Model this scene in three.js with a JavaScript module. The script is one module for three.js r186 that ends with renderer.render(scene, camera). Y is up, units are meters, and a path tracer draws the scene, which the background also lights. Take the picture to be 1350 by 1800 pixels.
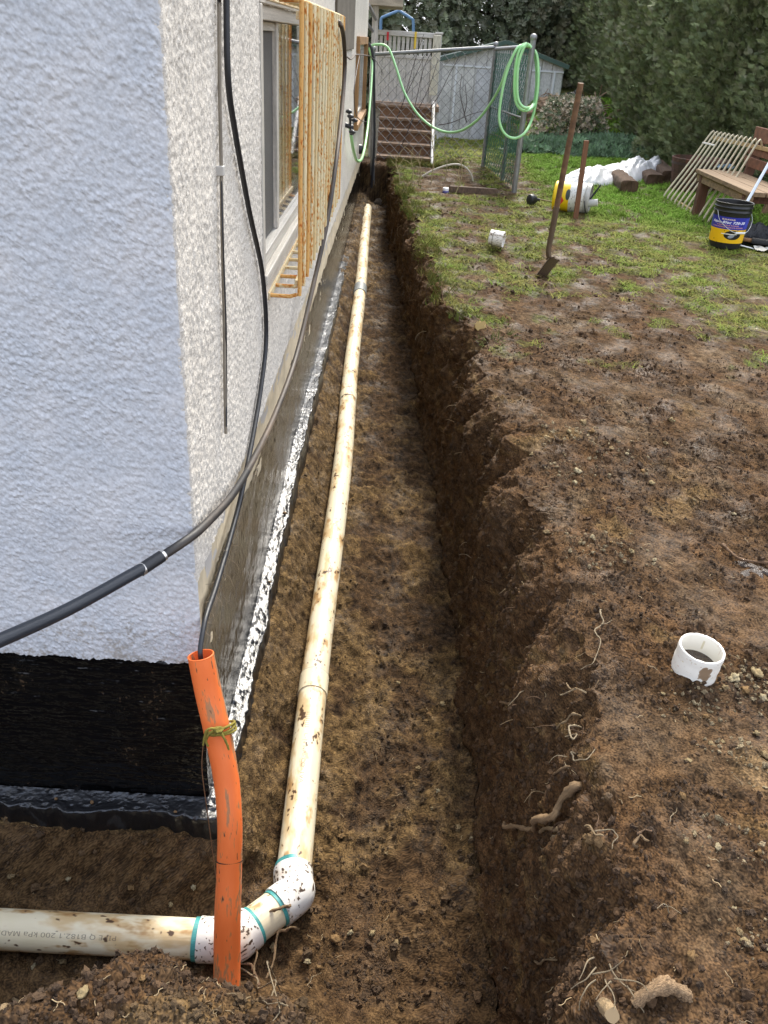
import * as THREE from 'three';
import { mergeGeometries, mergeVertices } from 'three/addons/utils/BufferGeometryUtils.js';
import { RoundedBoxGeometry } from 'three/addons/geometries/RoundedBoxGeometry.js';
import { createNoise3D, createNoise2D } from 'simplex-noise';

// ------------------------------------------------------------------ camera, sky, sun, exposure
const scene = new THREE.Scene();
const camera = new THREE.PerspectiveCamera(63.3, 768 / 1024, 0.05, 400);
camera.position.set(0, 1.4, 0);
camera.up.set(-0.0599, 0.8673, -0.4941);
camera.lookAt(0.011485, 1.4 - 0.494376, -0.869173);
const renderer = new THREE.WebGLRenderer({ antialias: true });
renderer.toneMapping = THREE.LinearToneMapping;
renderer.toneMappingExposure = 1.66;
renderer.shadowMap.enabled = true;

const sunDir = new THREE.Vector3(0.145, 0.71, -0.69).normalize();
{ // hazy bright sky with thin cloud veil
  const W = 512, H = 256, d = new Float32Array(W * H * 4), n3 = createNoise3D(mulberry(5));
  for (let j = 0; j < H; j++) for (let i = 0; i < W; i++) {
    const th = (j + 0.5) / H * Math.PI - Math.PI / 2, ph = (i + 0.5) / W * 2 * Math.PI - Math.PI;
    const y = Math.sin(th), c = Math.cos(th), x = c * Math.cos(ph), z = c * Math.sin(ph);
    const e = Math.max(0, y);
    let r = 0.50 + 0.38 * Math.pow(1 - e, 3), g = 0.64 + 0.28 * Math.pow(1 - e, 3), b = 0.96 + 0.06 * Math.pow(1 - e, 3);
    const q = 1 / (e + 0.25);
    let cl = 0, a = 1, f = 0.9;
    for (let o = 0; o < 5; o++) { cl += a * n3(x * q * f, z * q * f, o * 7.3); a *= 0.55; f *= 2.1; }
    cl = Math.min(1, Math.max(0, cl * 0.5 + 0.52));
    r += (1.12 - r) * cl * 0.8; g += (1.13 - g) * cl * 0.8; b += (1.16 - b) * cl * 0.8;
    const s = Math.max(0, x * sunDir.x + y * sunDir.y + z * sunDir.z), gl = 1.5 * Math.pow(s, 6) + 3.5 * Math.pow(s, 40);
    r = r * 1.12 + gl; g = g * 1.12 + gl * 0.96; b = b * 1.12 + gl * 0.88;
    if (y < 0) { r = 0.30; g = 0.29; b = 0.26; }
    const k = (j * W + i) * 4; d[k] = r; d[k + 1] = g; d[k + 2] = b; d[k + 3] = 1;
  }
  const t = new THREE.DataTexture(d, W, H, THREE.RGBAFormat, THREE.FloatType);
  t.mapping = THREE.EquirectangularReflectionMapping; t.magFilter = THREE.LinearFilter; t.needsUpdate = true;
  scene.background = t; scene.environment = t;
}
const sun = new THREE.DirectionalLight(new THREE.Color(1, 0.93, 0.82), 2.9);
sun.position.copy(sunDir).multiplyScalar(40).add(new THREE.Vector3(1, 0, -7));
sun.target.position.set(1, 0, -7); scene.add(sun.target);
sun.castShadow = true; sun.shadow.radius = 18; sun.shadow.mapSize.set(4096, 4096);
Object.assign(sun.shadow.camera, { left: -16, right: 16, top: 16, bottom: -16, near: 1, far: 90 });
sun.name = 'sun'; scene.add(sun);

// ------------------------------------------------------------------ helpers
function mulberry(a) { return function () { a |= 0; a = a + 0x6D2B79F5 | 0; let t = Math.imul(a ^ a >>> 15, 1 | a); t = t + Math.imul(t ^ t >>> 7, 61 | t) ^ t; return ((t ^ t >>> 14) >>> 0) / 4294967296; }; }
const rnd = mulberry(20240517);
const rr = (a, b) => a + (b - a) * rnd();
const N3 = createNoise3D(mulberry(11)), N2 = createNoise2D(mulberry(12));
const clamp = (x, a = 0, b = 1) => Math.min(b, Math.max(a, x));
const sst = (a, b, x) => { const t = clamp((x - a) / (b - a)); return t * t * (3 - 2 * t); };
const mix = (a, b, t) => a + (b - a) * t;
const V = (x, y, z) => new THREE.Vector3(x, y, z);
const fbm3 = (x, y, z, o = 4, l = 2.03, g = 0.5) => { let s = 0, a = 1, n = 0; for (let i = 0; i < o; i++) { s += a * N3(x, y, z); n += a; a *= g; x *= l; y *= l; z *= l; } return s / n; };
// a pixel of the photograph (1350 x 1800) gives a direction; a known plane gives the distance
const cf = V(33, 830, -1460).normalize();
const cu = (() => { const u = V(171, 2570, 1460); u.addScaledVector(cf, -u.dot(cf)); return u.normalize(); })();
const cr = V(0, 0, 0).crossVectors(cf, cu);
const rayOf = (px, py) => { const d = V((px - 675) / 1460, (900 - py) / 1460, -1); return V(d.dot(cr), d.dot(cu), -d.dot(cf)); };
function at(px, py, axis, val) { const d = rayOf(px, py), o = { x: 0, y: 1.4, z: 0 }; return d.multiplyScalar((val - o[axis]) / d[axis]).add(V(0, 1.4, 0)); }
function atSlope(px, py, a, b) { const d = rayOf(px, py); return d.clone().multiplyScalar((a - 1.4) / (d.y - b * d.z)).add(V(0, 1.4, 0)); } // plane y = a + b z
const taken = {};
function numbered(n) { const k = taken[n] = (taken[n] ?? -1) + 1; return k ? n + '_' + String(k).padStart(3, '0') : n; }
function shadows(o) { o.castShadow = true; o.receiveShadow = true; return o; }
function thing(name, label, category, pos = [0, 0, 0], group) {
  const o = new THREE.Group(); o.name = numbered(name); o.position.set(...pos); o.userData = { label, category }; if (group) o.userData.group = group; scene.add(o); return o;
}
function part(parent, name, geo, mat, label) {
  if (Array.isArray(geo)) geo = geo.length > 1 ? mergeGeometries(geo.map(clean)) : geo[0];
  const m = shadows(new THREE.Mesh(geo, mat)); m.name = parent === scene ? numbered(name) : name; parent.add(m); if (label) m.userData.label = label; return m;
}
function clean(g) { if (!g.index) g = mergeVertices(g); for (const k of Object.keys(g.attributes)) if (!['position', 'normal', 'uv'].includes(k)) g.deleteAttribute(k); return g; }
function solo(name, geo, mat, label, category, group) { const m = part(scene, name, geo, mat); m.userData = { label, category }; if (group) m.userData.group = group; return m; }
function struct(name, geo, mat) { const m = part(scene, name, geo, mat); m.userData.kind = 'structure'; return m; }
function bx(x0, x1, y0, y1, z0, z1, r = 0) {
  const w = x1 - x0, h = y1 - y0, d = z1 - z0;
  const g = r > 0 ? new RoundedBoxGeometry(w, h, d, 2, Math.min(r, w / 2.1, h / 2.1, d / 2.1)) : new THREE.BoxGeometry(w, h, d);
  return clean(g.translate((x0 + x1) / 2, (y0 + y1) / 2, (z0 + z1) / 2));
}
// a tapering tube along points; rad is a number or a function of 0..1
function tube(pts, rad, segs = 40, sides = 10, closed = false, wob = 0) {
  const cv = new THREE.CatmullRomCurve3(pts, closed, 'catmullrom', 0.5), fr = cv.computeFrenetFrames(segs, closed);
  const pos = [], nor = [], uv = [], idx = [], R = typeof rad === 'function' ? rad : () => rad, L = cv.getLength();
  for (let i = 0; i <= segs; i++) {
    const t = i / segs, p = cv.getPointAt(t), r = R(t);
    for (let j = 0; j <= sides; j++) {
      const a = j / sides * Math.PI * 2, c = Math.cos(a), s = Math.sin(a), k = i % segs;
      const n = fr.normals[closed ? k : i].clone().multiplyScalar(c).addScaledVector(fr.binormals[closed ? k : i], s);
      const q = r * (1 + (wob ? wob * N3(p.x * 60 + n.x * 1.3, p.y * 60 + n.y * 1.3, p.z * 60 + n.z * 1.3) : 0));
      pos.push(p.x + n.x * q, p.y + n.y * q, p.z + n.z * q); nor.push(n.x, n.y, n.z); uv.push(t * L, j / sides);
    }
  }
  for (let i = 0; i < segs; i++) for (let j = 0; j < sides; j++) { const a = i * (sides + 1) + j, b = a + sides + 1; idx.push(a, a + 1, b, b, a + 1, b + 1); }
  if (!closed) for (const [ring, sgn] of [[0, -1], [segs, 1]]) {
    const p = cv.getPointAt(ring / segs), t = fr.tangents[ring], c0 = pos.length / 3;
    pos.push(p.x, p.y, p.z); nor.push(t.x * sgn, t.y * sgn, t.z * sgn); uv.push(ring / segs * L, 0.5);
    for (let j = 0; j <= sides; j++) { const k = (ring * (sides + 1) + j) * 3; pos.push(pos[k], pos[k + 1], pos[k + 2]); nor.push(t.x * sgn, t.y * sgn, t.z * sgn); uv.push(ring / segs * L, 0.5); }
    for (let j = 0; j < sides; j++) sgn > 0 ? idx.push(c0, c0 + 1 + j, c0 + 2 + j) : idx.push(c0, c0 + 2 + j, c0 + 1 + j);
  }
  const g = new THREE.BufferGeometry();
  g.setAttribute('position', new THREE.Float32BufferAttribute(pos, 3)); g.setAttribute('normal', new THREE.Float32BufferAttribute(nor, 3)); g.setAttribute('uv', new THREE.Float32BufferAttribute(uv, 2)); g.setIndex(idx);
  return g;
}
const rod = (a, b, r, sides = 8) => tube([a, a.clone().lerp(b, 0.5), b], r, 2, sides);
// a straight bar of rectangular section from a to b
function bar(a, b, w, h, r = 0, upv = V(0, 1, 0)) {
  const d = b.clone().sub(a), L = d.length(), z = d.normalize(), x = V(0, 0, 0).crossVectors(upv, z).normalize(), y = V(0, 0, 0).crossVectors(z, x);
  const g = r ? new RoundedBoxGeometry(w, h, L, 2, r) : new THREE.BoxGeometry(w, h, L);
  g.applyMatrix4(new THREE.Matrix4().makeBasis(x, y, z).setPosition(a.clone().lerp(b, 0.5)));
  return clean(g);
}
function lathe(prof, segs = 40) { return clean(new THREE.LatheGeometry(prof.map(p => new THREE.Vector2(p[0], p[1])), segs)); }

// periodic noise and textures
const PT = (() => { const r = mulberry(77), p = new Uint8Array(512), g = []; for (let i = 0; i < 256; i++) { p[i] = i; const a = r() * 6.2832; g.push([Math.cos(a), Math.sin(a)]); } for (let i = 255; i > 0; i--) { const j = Math.floor(r() * (i + 1)); [p[i], p[j]] = [p[j], p[i]]; } for (let i = 0; i < 256; i++) p[256 + i] = p[i]; return { p, x: Float32Array.from(g, q => q[0]), y: Float32Array.from(g, q => q[1]) }; })();
function pn(u, v, kx, ky = kx, s = 0) { // periodic gradient noise on the unit square, kx x ky cells
  const x = u * kx, y = v * ky, xi = Math.floor(x), yi = Math.floor(y), fx = x - xi, fy = y - yi;
  const P = PT.p, X = PT.x, Y = PT.y, s1 = s * 31, s2 = s * 17, x0 = ((xi % kx) + kx) % kx, x1 = x0 + 1 === kx ? 0 : x0 + 1, y0 = ((yi % ky) + ky) % ky, y1 = y0 + 1 === ky ? 0 : y0 + 1;
  const pa = P[(x0 + s1) & 255] + s2, pb = P[(x1 + s1) & 255] + s2, a = P[(pa + y0) & 255], b = P[(pb + y0) & 255], c = P[(pa + y1) & 255], d = P[(pb + y1) & 255];
  const w = fx * fx * fx * (fx * (fx * 6 - 15) + 10), q = fy * fy * fy * (fy * (fy * 6 - 15) + 10);
  const A = X[a] * fx + Y[a] * fy, B = X[b] * (fx - 1) + Y[b] * fy, Cc = X[c] * fx + Y[c] * (fy - 1), D = X[d] * (fx - 1) + Y[d] * (fy - 1), t0 = A + (B - A) * w, t1 = Cc + (D - Cc) * w;
  return 1.5 * (t0 + (t1 - t0) * q);
}
const pf = (u, v, k, o = 4, s = 0, ky = k) => { let t = 0, a = 1, n = 0; for (let i = 0; i < o; i++) { t += a * pn(u, v, k << i, ky << i, s + i); n += a; a *= 0.55; } return t / n; };
function tex(n, m, fn, srgb = false) {
  const d = new Uint8Array(n * m * 4);
  for (let j = 0; j < m; j++) for (let i = 0; i < n; i++) { const c = fn(i / n, j / m), k = (j * n + i) * 4; if (typeof c === 'number') d[k] = d[k + 1] = d[k + 2] = clamp(c) * 255; else { d[k] = clamp(c[0]) * 255; d[k + 1] = clamp(c[1]) * 255; d[k + 2] = clamp(c[2]) * 255; } d[k + 3] = 255; }
  const t = new THREE.DataTexture(d, n, m); t.wrapS = t.wrapT = THREE.RepeatWrapping; t.magFilter = THREE.LinearFilter; t.minFilter = THREE.LinearMipmapLinearFilter; t.generateMipmaps = true; if (srgb) t.colorSpace = THREE.SRGBColorSpace; t.needsUpdate = true; return t;
}
const rep = (t, x, y) => { const c = t.clone(); c.repeat.set(x, y); c.needsUpdate = true; return c; };
const lin = (r, g, b) => new THREE.Color().setRGB(r, g, b);
const std = (o) => new THREE.MeshStandardMaterial(o), phy = (o) => new THREE.MeshPhysicalMaterial(o);

const fineNoise = tex(512, 512, (u, v) => 0.5 + 0.5 * pf(u, v, 16, 5, 3));
const grainTex = tex(256, 1024, (u, v) => { const g = pf(u, v, 24, 3, 5, 2), h = pf(u, v, 4, 3, 6, 1); const k = 0.74 + 0.22 * g + 0.16 * h; return [k, k * 0.97, k * 0.93]; }, true);
const woodMat = (c, rough = 0.8) => std({ color: c, roughness: rough, map: grainTex, bumpMap: grainTex, bumpScale: 0.0012 });
const mottle = tex(512, 512, (u, v) => { const k = 0.82 + 0.22 * pf(u, v, 4, 5, 9) + 0.12 * pf(u, v, 48, 2, 4); return [k, k * 0.985, k * 0.96]; }, true);
// ------------------------------------------------------------------ ground with the trench
const WX = -0.465, WZ = -1.8;                       // house: side wall plane and front wall plane
const interp = (tab, z) => { for (let i = 0; i < tab.length - 1; i++) { const [a, va] = tab[i], [b, vb] = tab[i + 1]; if (z <= a && z >= b) { const t = (a - z) / (a - b); return mix(va, vb, t * t * (3 - 2 * t)); } } return z > tab[0][0] ? tab[0][1] : tab[tab.length - 1][1]; };
const topTab = [[1, 0.40], [-0.7, 0.42], [-1.0, 0.47], [-1.2, 0.50], [-1.7, 0.53], [-2.2, 0.54], [-2.9, 0.50], [-3.6, 0.45], [-4.05, 0.44], [-4.4, 0.53], [-4.75, 0.47], [-5.2, 0.31], [-5.9, 0.28], [-6.6, 0.25], [-7.5, 0.19], [-8.9, 0.10], [-10.2, 0.02], [-11.9, -0.02]];
const botTab = [[1, 0.38], [-1.2, 0.44], [-2.3, 0.42], [-4.1, 0.36], [-5, 0.30], [-7, 0.22], [-9, 0.12], [-11, 0.02], [-12, -0.03]];
const xTop = z => interp(topTab, z) + 0.034 * N2(z * 2.3, 3) + 0.028 * N2(z * 5.2, 8) + 0.010 * N2(z * 17, 5), xBot = z => interp(botTab, z) + 0.02 * N2(z * 1.9, 13) + 0.01 * N2(z * 6, 21);
function G(x, z) {
  let y = 0.022 * N2(x * 0.5, z * 0.5) + 0.012 * N2(x * 1.7 + 9, z * 1.7);
  y += 0.045 * Math.exp(-Math.pow((x - 0.75) / 0.3, 2)) * sst(-5, -2.2, z);           // spoil heaped along the edge
  y += 0.62 * sst(-13.4, -17.0, z) * sst(1.6, 2.7, x);                                  // overgrown bank by the shed
  y += -0.14 * sst(-11.4, -12.6, z) * sst(0.9, 0.4, x) - 0.15 * sst(-13, -15, z) * sst(2.2, 1.4, x);
  y += 0.05 * sst(2.6, 4.2, x) * sst(-6, -9, z);
  return y;
}
function floorY(x, z) {
  const dx = Math.max(0, x - WX), dz = Math.max(0, z - WZ), d = z < WZ ? dx : x < WX ? dz : Math.hypot(dx, dz);
  let y = -0.905 + 0.037 * Math.max(0, -z - 1.75) + 0.15 * (1 - sst(0.07, 0.23, d));
  y += 0.10 * Math.exp(-Math.pow((x + 0.22) / 0.26, 2) - Math.pow((z + 1.25) / 0.09, 2));
  y += 0.05 * sst(0.05, 0.4, x) * sst(-3, -1.6, z);
  return y + 0.014 * N2(x * 5, z * 3) + 0.008 * N2(x * 13, z * 11);
}
const depthAt = (x, z) => { const w = 0.07 * N2(x * 1.8, 4.4) + 0.03 * N2(x * 6, z * 6) + 0.30 * sst(-0.12, 0.12, x) * sst(0.62, 0.5, x); return (1 - sst(-1.30 + w, -0.74 + w, z)) * sst(-12.05, -11.8, z + 0.1 * N2(x * 4, 1)); };
// worley: distance to the nearest and second nearest of scattered points
const hsh = (i, j, k) => { let h = Math.imul(i, 374761393) ^ Math.imul(j, 668265263) ^ Math.imul(k, 2147483647 - 1274126177); h = Math.imul(h ^ h >>> 13, 1274126177); return ((h ^ h >>> 16) >>> 0); };
function clodNoise(x, y, z) {
  const xi = Math.floor(x), yi = Math.floor(y), zi = Math.floor(z); let d1 = 9, id = 0;
  for (let i = -1; i <= 1; i++) for (let j = -1; j <= 1; j++) for (let k = -1; k <= 1; k++) {
    const h = hsh(xi + i, yi + j, zi + k), a = xi + i + (h & 1023) / 1023 - x, b = yi + j + (h >>> 10 & 1023) / 1023 - y, c = zi + k + (h >>> 20 & 1023) / 1023 - z, d = a * a + b * b + c * c;
    if (d < d1) { d1 = d; id = h; }
  }
  return [Math.max(0, 1 - d1 * 1.3), (id >>> 5 & 255) / 255];
}
function grassAt(x, z) { // how grassy the lawn is
  if (z > -3.4) return 0;
  const n = 0.5 + 0.5 * fbm3(x * 0.9, z * 0.9, 1, 3), m = 0.5 + 0.5 * fbm3(x * 3.1, z * 2.4, 7, 3);
  let g = sst(-4.4, -7.6, z + 0.9 * (n - 0.5) - 0.9 * sst(1.6, 3, x)) * 0.62;
  g += 0.4 * sst(-3.6, -4.8, z) * sst(1.5, 2.6, x);
  g += 0.62 * sst(-8.2, -9.6, z - 0.8 * (x - 2)) * sst(1.5, 2.1, x);
  g += 0.55 * Math.exp(-Math.pow((x - xTop(z) - 0.13) / 0.13, 2)) * sst(-4.6, -5.4, z) * sst(-9.5, -8.5, z);
  g *= 1 - 0.9 * sst(-8.9, -9.6, z) * sst(-12.6, -12.1, z) * sst(1.2, 0.95, x) * sst(0.2, 0.35, x);
  g *= 1 - 0.75 * Math.exp(-Math.pow((x - 1.62 + 0.12 * (z + 12)) / 0.16, 2)) * sst(-9, -10, z);
  g *= 1 - 0.8 * Math.exp(-Math.pow((x - 0.55) / 0.16, 2) - Math.pow((z + 7.6) / 0.5, 2));
  g += 0.3 * sst(-12.6, -13.2, z);
  g = g * (0.25 + 1.3 * sst(0.3, 0.72, m)) + 0.35 * (n - 0.5) * sst(-4, -6, z) + 0.4 * (m > 0.66 ? 1 : 0) * sst(-3.8, -4.3, z) * sst(0.75, 0.62, n);
  return clamp(g) * sst(xTop(z) + 0.02, xTop(z) + 0.10, x);
}
const zs = []; for (let z = 8; z > -0.42;) { zs.push(z); z -= z > 1 ? 0.5 : z > -0.3 ? 0.06 : 0.03; }
for (let z = -0.42; z > -13.2;) { zs.push(z); z -= Math.max(0.0062, 0.0041 * Math.hypot(z, 1.5)); }
for (let z = -13.2, s = 0.06; z > -90;) { zs.push(z); z -= s; s *= 1.06; }
const cols = []; // [segment, value]
for (let i = 0; i < 14; i++) cols.push(['L', mix(-30, -1.4, Math.pow(i / 14, 0.4))]);
for (let i = 0; i < 85; i++) cols.push(['L', mix(-1.4, WX, Math.pow(i / 85, 0.8))]);
for (let i = 0; i < 122; i++) cols.push(['F', i / 122]);
for (let i = 0; i < 115; i++) cols.push(['W', i / 115]);
for (let i = 0; i < 130; i++) cols.push(['G', i * 0.0078]);
for (let i = 0, o = 130 * 0.0078, s = 0.009; o < 60; i++) { cols.push(['G', o]); o += s; s *= o < 4.5 ? 1.017 : 1.25; }
const NR = zs.length, NC = cols.length, gp = new Float32Array(NR * NC * 3), gn = new Float32Array(NR * NC * 3), gc = new Float32Array(NR * NC * 3), gu = new Float32Array(NR * NC * 2);
const zone = new Uint8Array(NR * NC), lawn = new Float32Array(NR * NC);
for (let j = 0; j < NR; j++) {
  const z = zs[j], xt = xTop(z), xb = Math.min(xBot(z), xt - 0.02); 
  for (let i = 0; i < NC; i++) {
    const [s, v] = cols[i]; let x, y, k = j * NC + i;
    if (s === 'L') { x = v; y = floorY(x, z); zone[k] = 0; }
    else if (s === 'F') { x = mix(WX, xb, v); y = floorY(x, z); zone[k] = 0; }
    else if (s === 'W') {
      const yf = floorY(xb, z), yg = G(xt, z), r = sst(0.0, 0.12, v);
      x = mix(xb, xt, Math.pow(v, 1.25)) - 0.03 * (1 - r) - 0.055 * Math.pow(clamp((v - 0.05) / 0.7), 2) * sst(1, 0.72, v) * (0.5 + N2(z * 3.1, 30)) + 0.04 * Math.pow(clamp((v - 0.82) / 0.18), 2);
      y = mix(yf, yg, 1 - Math.pow(1 - v, 1.15)); zone[k] = 1;
    } else { x = xt + 0.04 + v; y = G(x, z); zone[k] = 2; }
    if (s !== 'G') { const D = depthAt(x, z); y = mix(G(x, z), y, D); if (D < 0.5 && s !== 'W') zone[k] = 3; if (D < 0.5 && s === 'W') zone[k] = 2; }
    gp.set([x, y, z], k * 3); gu.set([(s === 'L' || s === 'F' ? x - y : x + y + 1.8) / 0.9, z / 0.9], k * 2);
  }
}
function gridNormals() {
  for (let j = 0; j < NR; j++) for (let i = 0; i < NC; i++) {
    const a = (j * NC + Math.max(0, i - 1)) * 3, b = (j * NC + Math.min(NC - 1, i + 1)) * 3, c = (Math.max(0, j - 1) * NC + i) * 3, d = (Math.min(NR - 1, j + 1) * NC + i) * 3;
    const ux = gp[b] - gp[a], uy = gp[b + 1] - gp[a + 1], uz = gp[b + 2] - gp[a + 2], vx = gp[c] - gp[d], vy = gp[c + 1] - gp[d + 1], vz = gp[c + 2] - gp[d + 2];
    let nx = -(uy * vz - uz * vy), ny = -(uz * vx - ux * vz), nz = -(ux * vy - uy * vx); const l = Math.hypot(nx, ny, nz) || 1; gn.set([nx / l, ny / l, nz / l], (j * NC + i) * 3);
  }
}
gridNormals();
const C = { dark: [0.048, 0.029, 0.015], mid: [0.114, 0.066, 0.030], red: [0.160, 0.084, 0.035], ochre: [0.245, 0.158, 0.064], pale: [0.26, 0.185, 0.11], grey: [0.17, 0.145, 0.115], moss: [0.098, 0.108, 0.020] };
const m3 = (a, b, t) => [mix(a[0], b[0], t), mix(a[1], b[1], t), mix(a[2], b[2], t)];
for (let k = 0; k < NR * NC; k++) {
  let x = gp[k * 3], y = gp[k * 3 + 1], z = gp[k * 3 + 2]; const zn = zone[k], near = Math.abs(z) < 14 && x > -2.5 && x < 9;
  let h = 0, col;
  const A = fbm3(x * 3, y * 3, z * 3, 4), B = fbm3(x * 9 + 5, y * 9, z * 9, 4), Cn = fbm3(x * 34, y * 34 + 3, z * 34, 3), E = fbm3(x * 1.6 + 20, y * 1.6, z * 1.1, 3);
  if (near) {
    const f1 = clodNoise(x * 24, y * 24, z * 24), f2 = clodNoise(x * 58 + 7, y * 58, z * 58), f3 = z > -5.5 ? clodNoise(x * 120, y * 120 + 3, z * 120) : [0.3, 0.5];
    const loose = zn === 1 ? 0.45 + 0.5 * sst(0.1, 0.5, A) : zn === 0 ? 0.28 + 0.5 * sst(0.0, 0.45, A) : zn === 3 ? 1.05 : 0.62 + 0.5 * sst(-0.2, 0.5, B);
    h = 0.012 * A + 0.011 * B + 0.006 * Cn + loose * (0.017 * f1[0] * f1[1] * f1[1] * f1[1] + 0.0125 * f2[0] * (0.15 + f2[1] * f2[1]) + 0.0045 * f3[0] * (0.2 + f3[1])) - 0.008;
    if (zn === 1) { h += 0.026 * fbm3(x * 4, y * 3.2, z * 4.6 + 9, 3) + 0.012 * Math.abs(N3(x * 7, y * 5, z * 9)); }
    if (zn >= 2) { const flat = sst(0.12, 0.5, fbm3(x * 2.1, 2, z * 2.1, 2)); h *= 1 - 0.4 * flat; }
    if (zn === 2 && z < -4) h *= 0.75;
  }
  // hollow where the sod has fallen away by the stump
  const hol = Math.exp(-Math.pow((z + 4.42) / 0.16, 2) - Math.pow((y + 0.22) / 0.16, 2)) * (zn === 1 ? 1 : 0); h -= 0.09 * hol;
  if (zn === 0) { // trench floor
    const oc = sst(-0.12, 0.40, A + 0.35 * B + 0.45 * sst(0.02, -0.28, x) + 0.12 * sst(-6, -2, z) - 0.25 * sst(-4.6, -6.5, z));
    col = m3(m3(C.dark, C.mid, clamp(0.6 + 0.8 * Cn + 0.5 * B)), C.ochre, oc * (0.50 + 0.4 * Cn)); col = m3(col, C.pale, 0.4 * sst(0.35, 0.7, B + 0.3 * Cn) * oc);
    if (z > -1.72) col = m3(col, C.mid, 0.75);
  } else if (zn === 1) { col = m3(C.mid, C.red, clamp(0.45 + 0.6 * A + 0.2 * Cn)); col = m3(col, C.dark, clamp(0.22 + 0.5 * B + 0.3 * Cn)); col = m3(col, C.ochre, 0.55 * sst(0.25, 0.6, fbm3(x * 5, y * 11, z * 3, 3))); }
  else {
    col = m3(C.mid, C.red, clamp(0.4 + 0.7 * A)); col = m3(col, C.dark, clamp(0.32 + 0.6 * B + 0.3 * Cn)); col = m3(col, C.pale, 0.38 * sst(0.22, 0.55, E + 0.3 * B + 0.25 * Cn) * (zn === 2 ? 1 : 0.3));
    col = m3(col, C.ochre, 0.5 * sst(0.3, 0.6, fbm3(x * 2.2 + 3, 0, z * 2.2 + 8, 3)) * (z > -4 ? 1 : 0.3));
    if (zn === 2) col = m3(col, C.pale, 0.14 * sst(0.1, 0.4, fbm3(x * 2.1, 2, z * 2.1, 2) + 0.15 * Cn));
    const g = zn === 2 ? grassAt(x, z) : 0; lawn[k] = g; col = m3(col, C.moss, 0.8 * sst(0.12, 0.6, g + 0.25 * Cn));
    if (z < -13.2 || x > 5 || z > 1.5) col = m3(col, C.moss, 0.8);
  }
  const v = 1 + 0.28 * Cn; gc.set([Math.max(0.012, col[0] * v), Math.max(0.009, col[1] * v), Math.max(0.006, col[2] * v)], k * 3);
  gp[k * 3] += gn[k * 3] * h; gp[k * 3 + 1] += gn[k * 3 + 1] * h; gp[k * 3 + 2] += gn[k * 3 + 2] * h * 0.6;
}
gridNormals();
const gi = new Uint32Array((NR - 1) * (NC - 1) * 6); { let q = 0; for (let j = 0; j < NR - 1; j++) for (let i = 0; i < NC - 1; i++) { const a = j * NC + i, b = a + NC; gi[q++] = a; gi[q++] = a + 1; gi[q++] = b; gi[q++] = a + 1; gi[q++] = b + 1; gi[q++] = b; } }
const groundGeo = new THREE.BufferGeometry();
groundGeo.setAttribute('position', new THREE.BufferAttribute(gp, 3)); groundGeo.setAttribute('normal', new THREE.BufferAttribute(gn, 3)); groundGeo.setAttribute('uv', new THREE.BufferAttribute(gu, 2)); groundGeo.setAttribute('color', new THREE.BufferAttribute(gc, 3)); groundGeo.setIndex(new THREE.BufferAttribute(gi, 1));
const soilMap = tex(1024, 1024, (u, v) => { const a = pf(u, v, 24, 5, 1), b = pf(u, v, 160, 1, 7), k = 0.78 + 0.46 * a + 0.34 * b; return [k, k * (0.985 + 0.02 * a), k * (0.965 + 0.04 * a)]; }, true);
const soilBump = tex(1024, 1024, (u, v) => 0.5 + 0.42 * pf(u, v, 40, 4, 2) + 0.14 * pf(u, v, 200, 1, 8));
const soilRough = tex(512, 512, (u, v) => 0.86 + 0.75 * pf(u, v, 5, 5, 6) + 0.2 * pf(u, v, 60, 2, 1));
const soilMat = phy({ specularIntensity: 0.3, vertexColors: true, map: soilMap, bumpMap: soilBump, bumpScale: 0.009, roughnessMap: soilRough, roughness: 1.0 });
struct('ground', groundGeo, soilMat);
const gAt = (x, z) => { // height of the built surface outside the trench
  let j = 0; while (j < NR - 1 && zs[j] > z) j++; const row = (Math.max(0, j)) * NC; let lo = 0, hi = NC - 1; for (let i = NC - 1; i > 0; i--) if (gp[(row + i) * 3] <= x) { lo = i; break; } return gp[(row + lo) * 3 + 1];
};
function pick(zn, zmin, zmax, xmin, xmax) { // a vertex of the ground in a zone and a box
  for (let t = 0; t < 400; t++) {
    const z = rr(zmin, zmax); let a = 0, b = NR - 1; while (b - a > 1) { const m = a + b >> 1; zs[m] > z ? a = m : b = m; }
    const i = Math.floor(rnd() * NC), k = a * NC + i; const x = gp[k * 3];
    if (zone[k] === zn && x > xmin && x < xmax) return k;
  } return -1;
}
// loose clods
function lump(seed, detail, jag = 0.35, flat = false) {
  let g = new THREE.IcosahedronGeometry(1, detail); g.deleteAttribute('normal'); g.deleteAttribute('uv'); g = mergeVertices(g, 1e-4); const p = g.attributes.position;
  for (let i = 0; i < p.count; i++) { const x = p.getX(i), y = p.getY(i), z = p.getZ(i), s = 1 + jag * fbm3(x * 1.3 + seed * 9, y * 1.3, z * 1.3, 3) * 1.6; p.setXYZ(i, x * s, y * s * 0.78, z * s * 0.9); }
  if (flat) g = g.toNonIndexed(); g.computeVertexNormals(); const uv = [], pp = g.attributes.position; for (let i = 0; i < pp.count; i++) uv.push(pp.getX(i) * 0.5, pp.getZ(i) * 0.5 + pp.getY(i) * 0.3); g.setAttribute('uv', new THREE.Float32BufferAttribute(uv, 2)); return g;
}
const clodMat = std({ color: 0xffffff, roughness: 0.95, map: soilMap, bumpMap: fineNoise, bumpScale: 0.002 });
const M4 = new THREE.Matrix4(), Q = new THREE.Quaternion(), EU = new THREE.Euler(), SC = V(1, 1, 1), TP = V(0, 0, 0);
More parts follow.
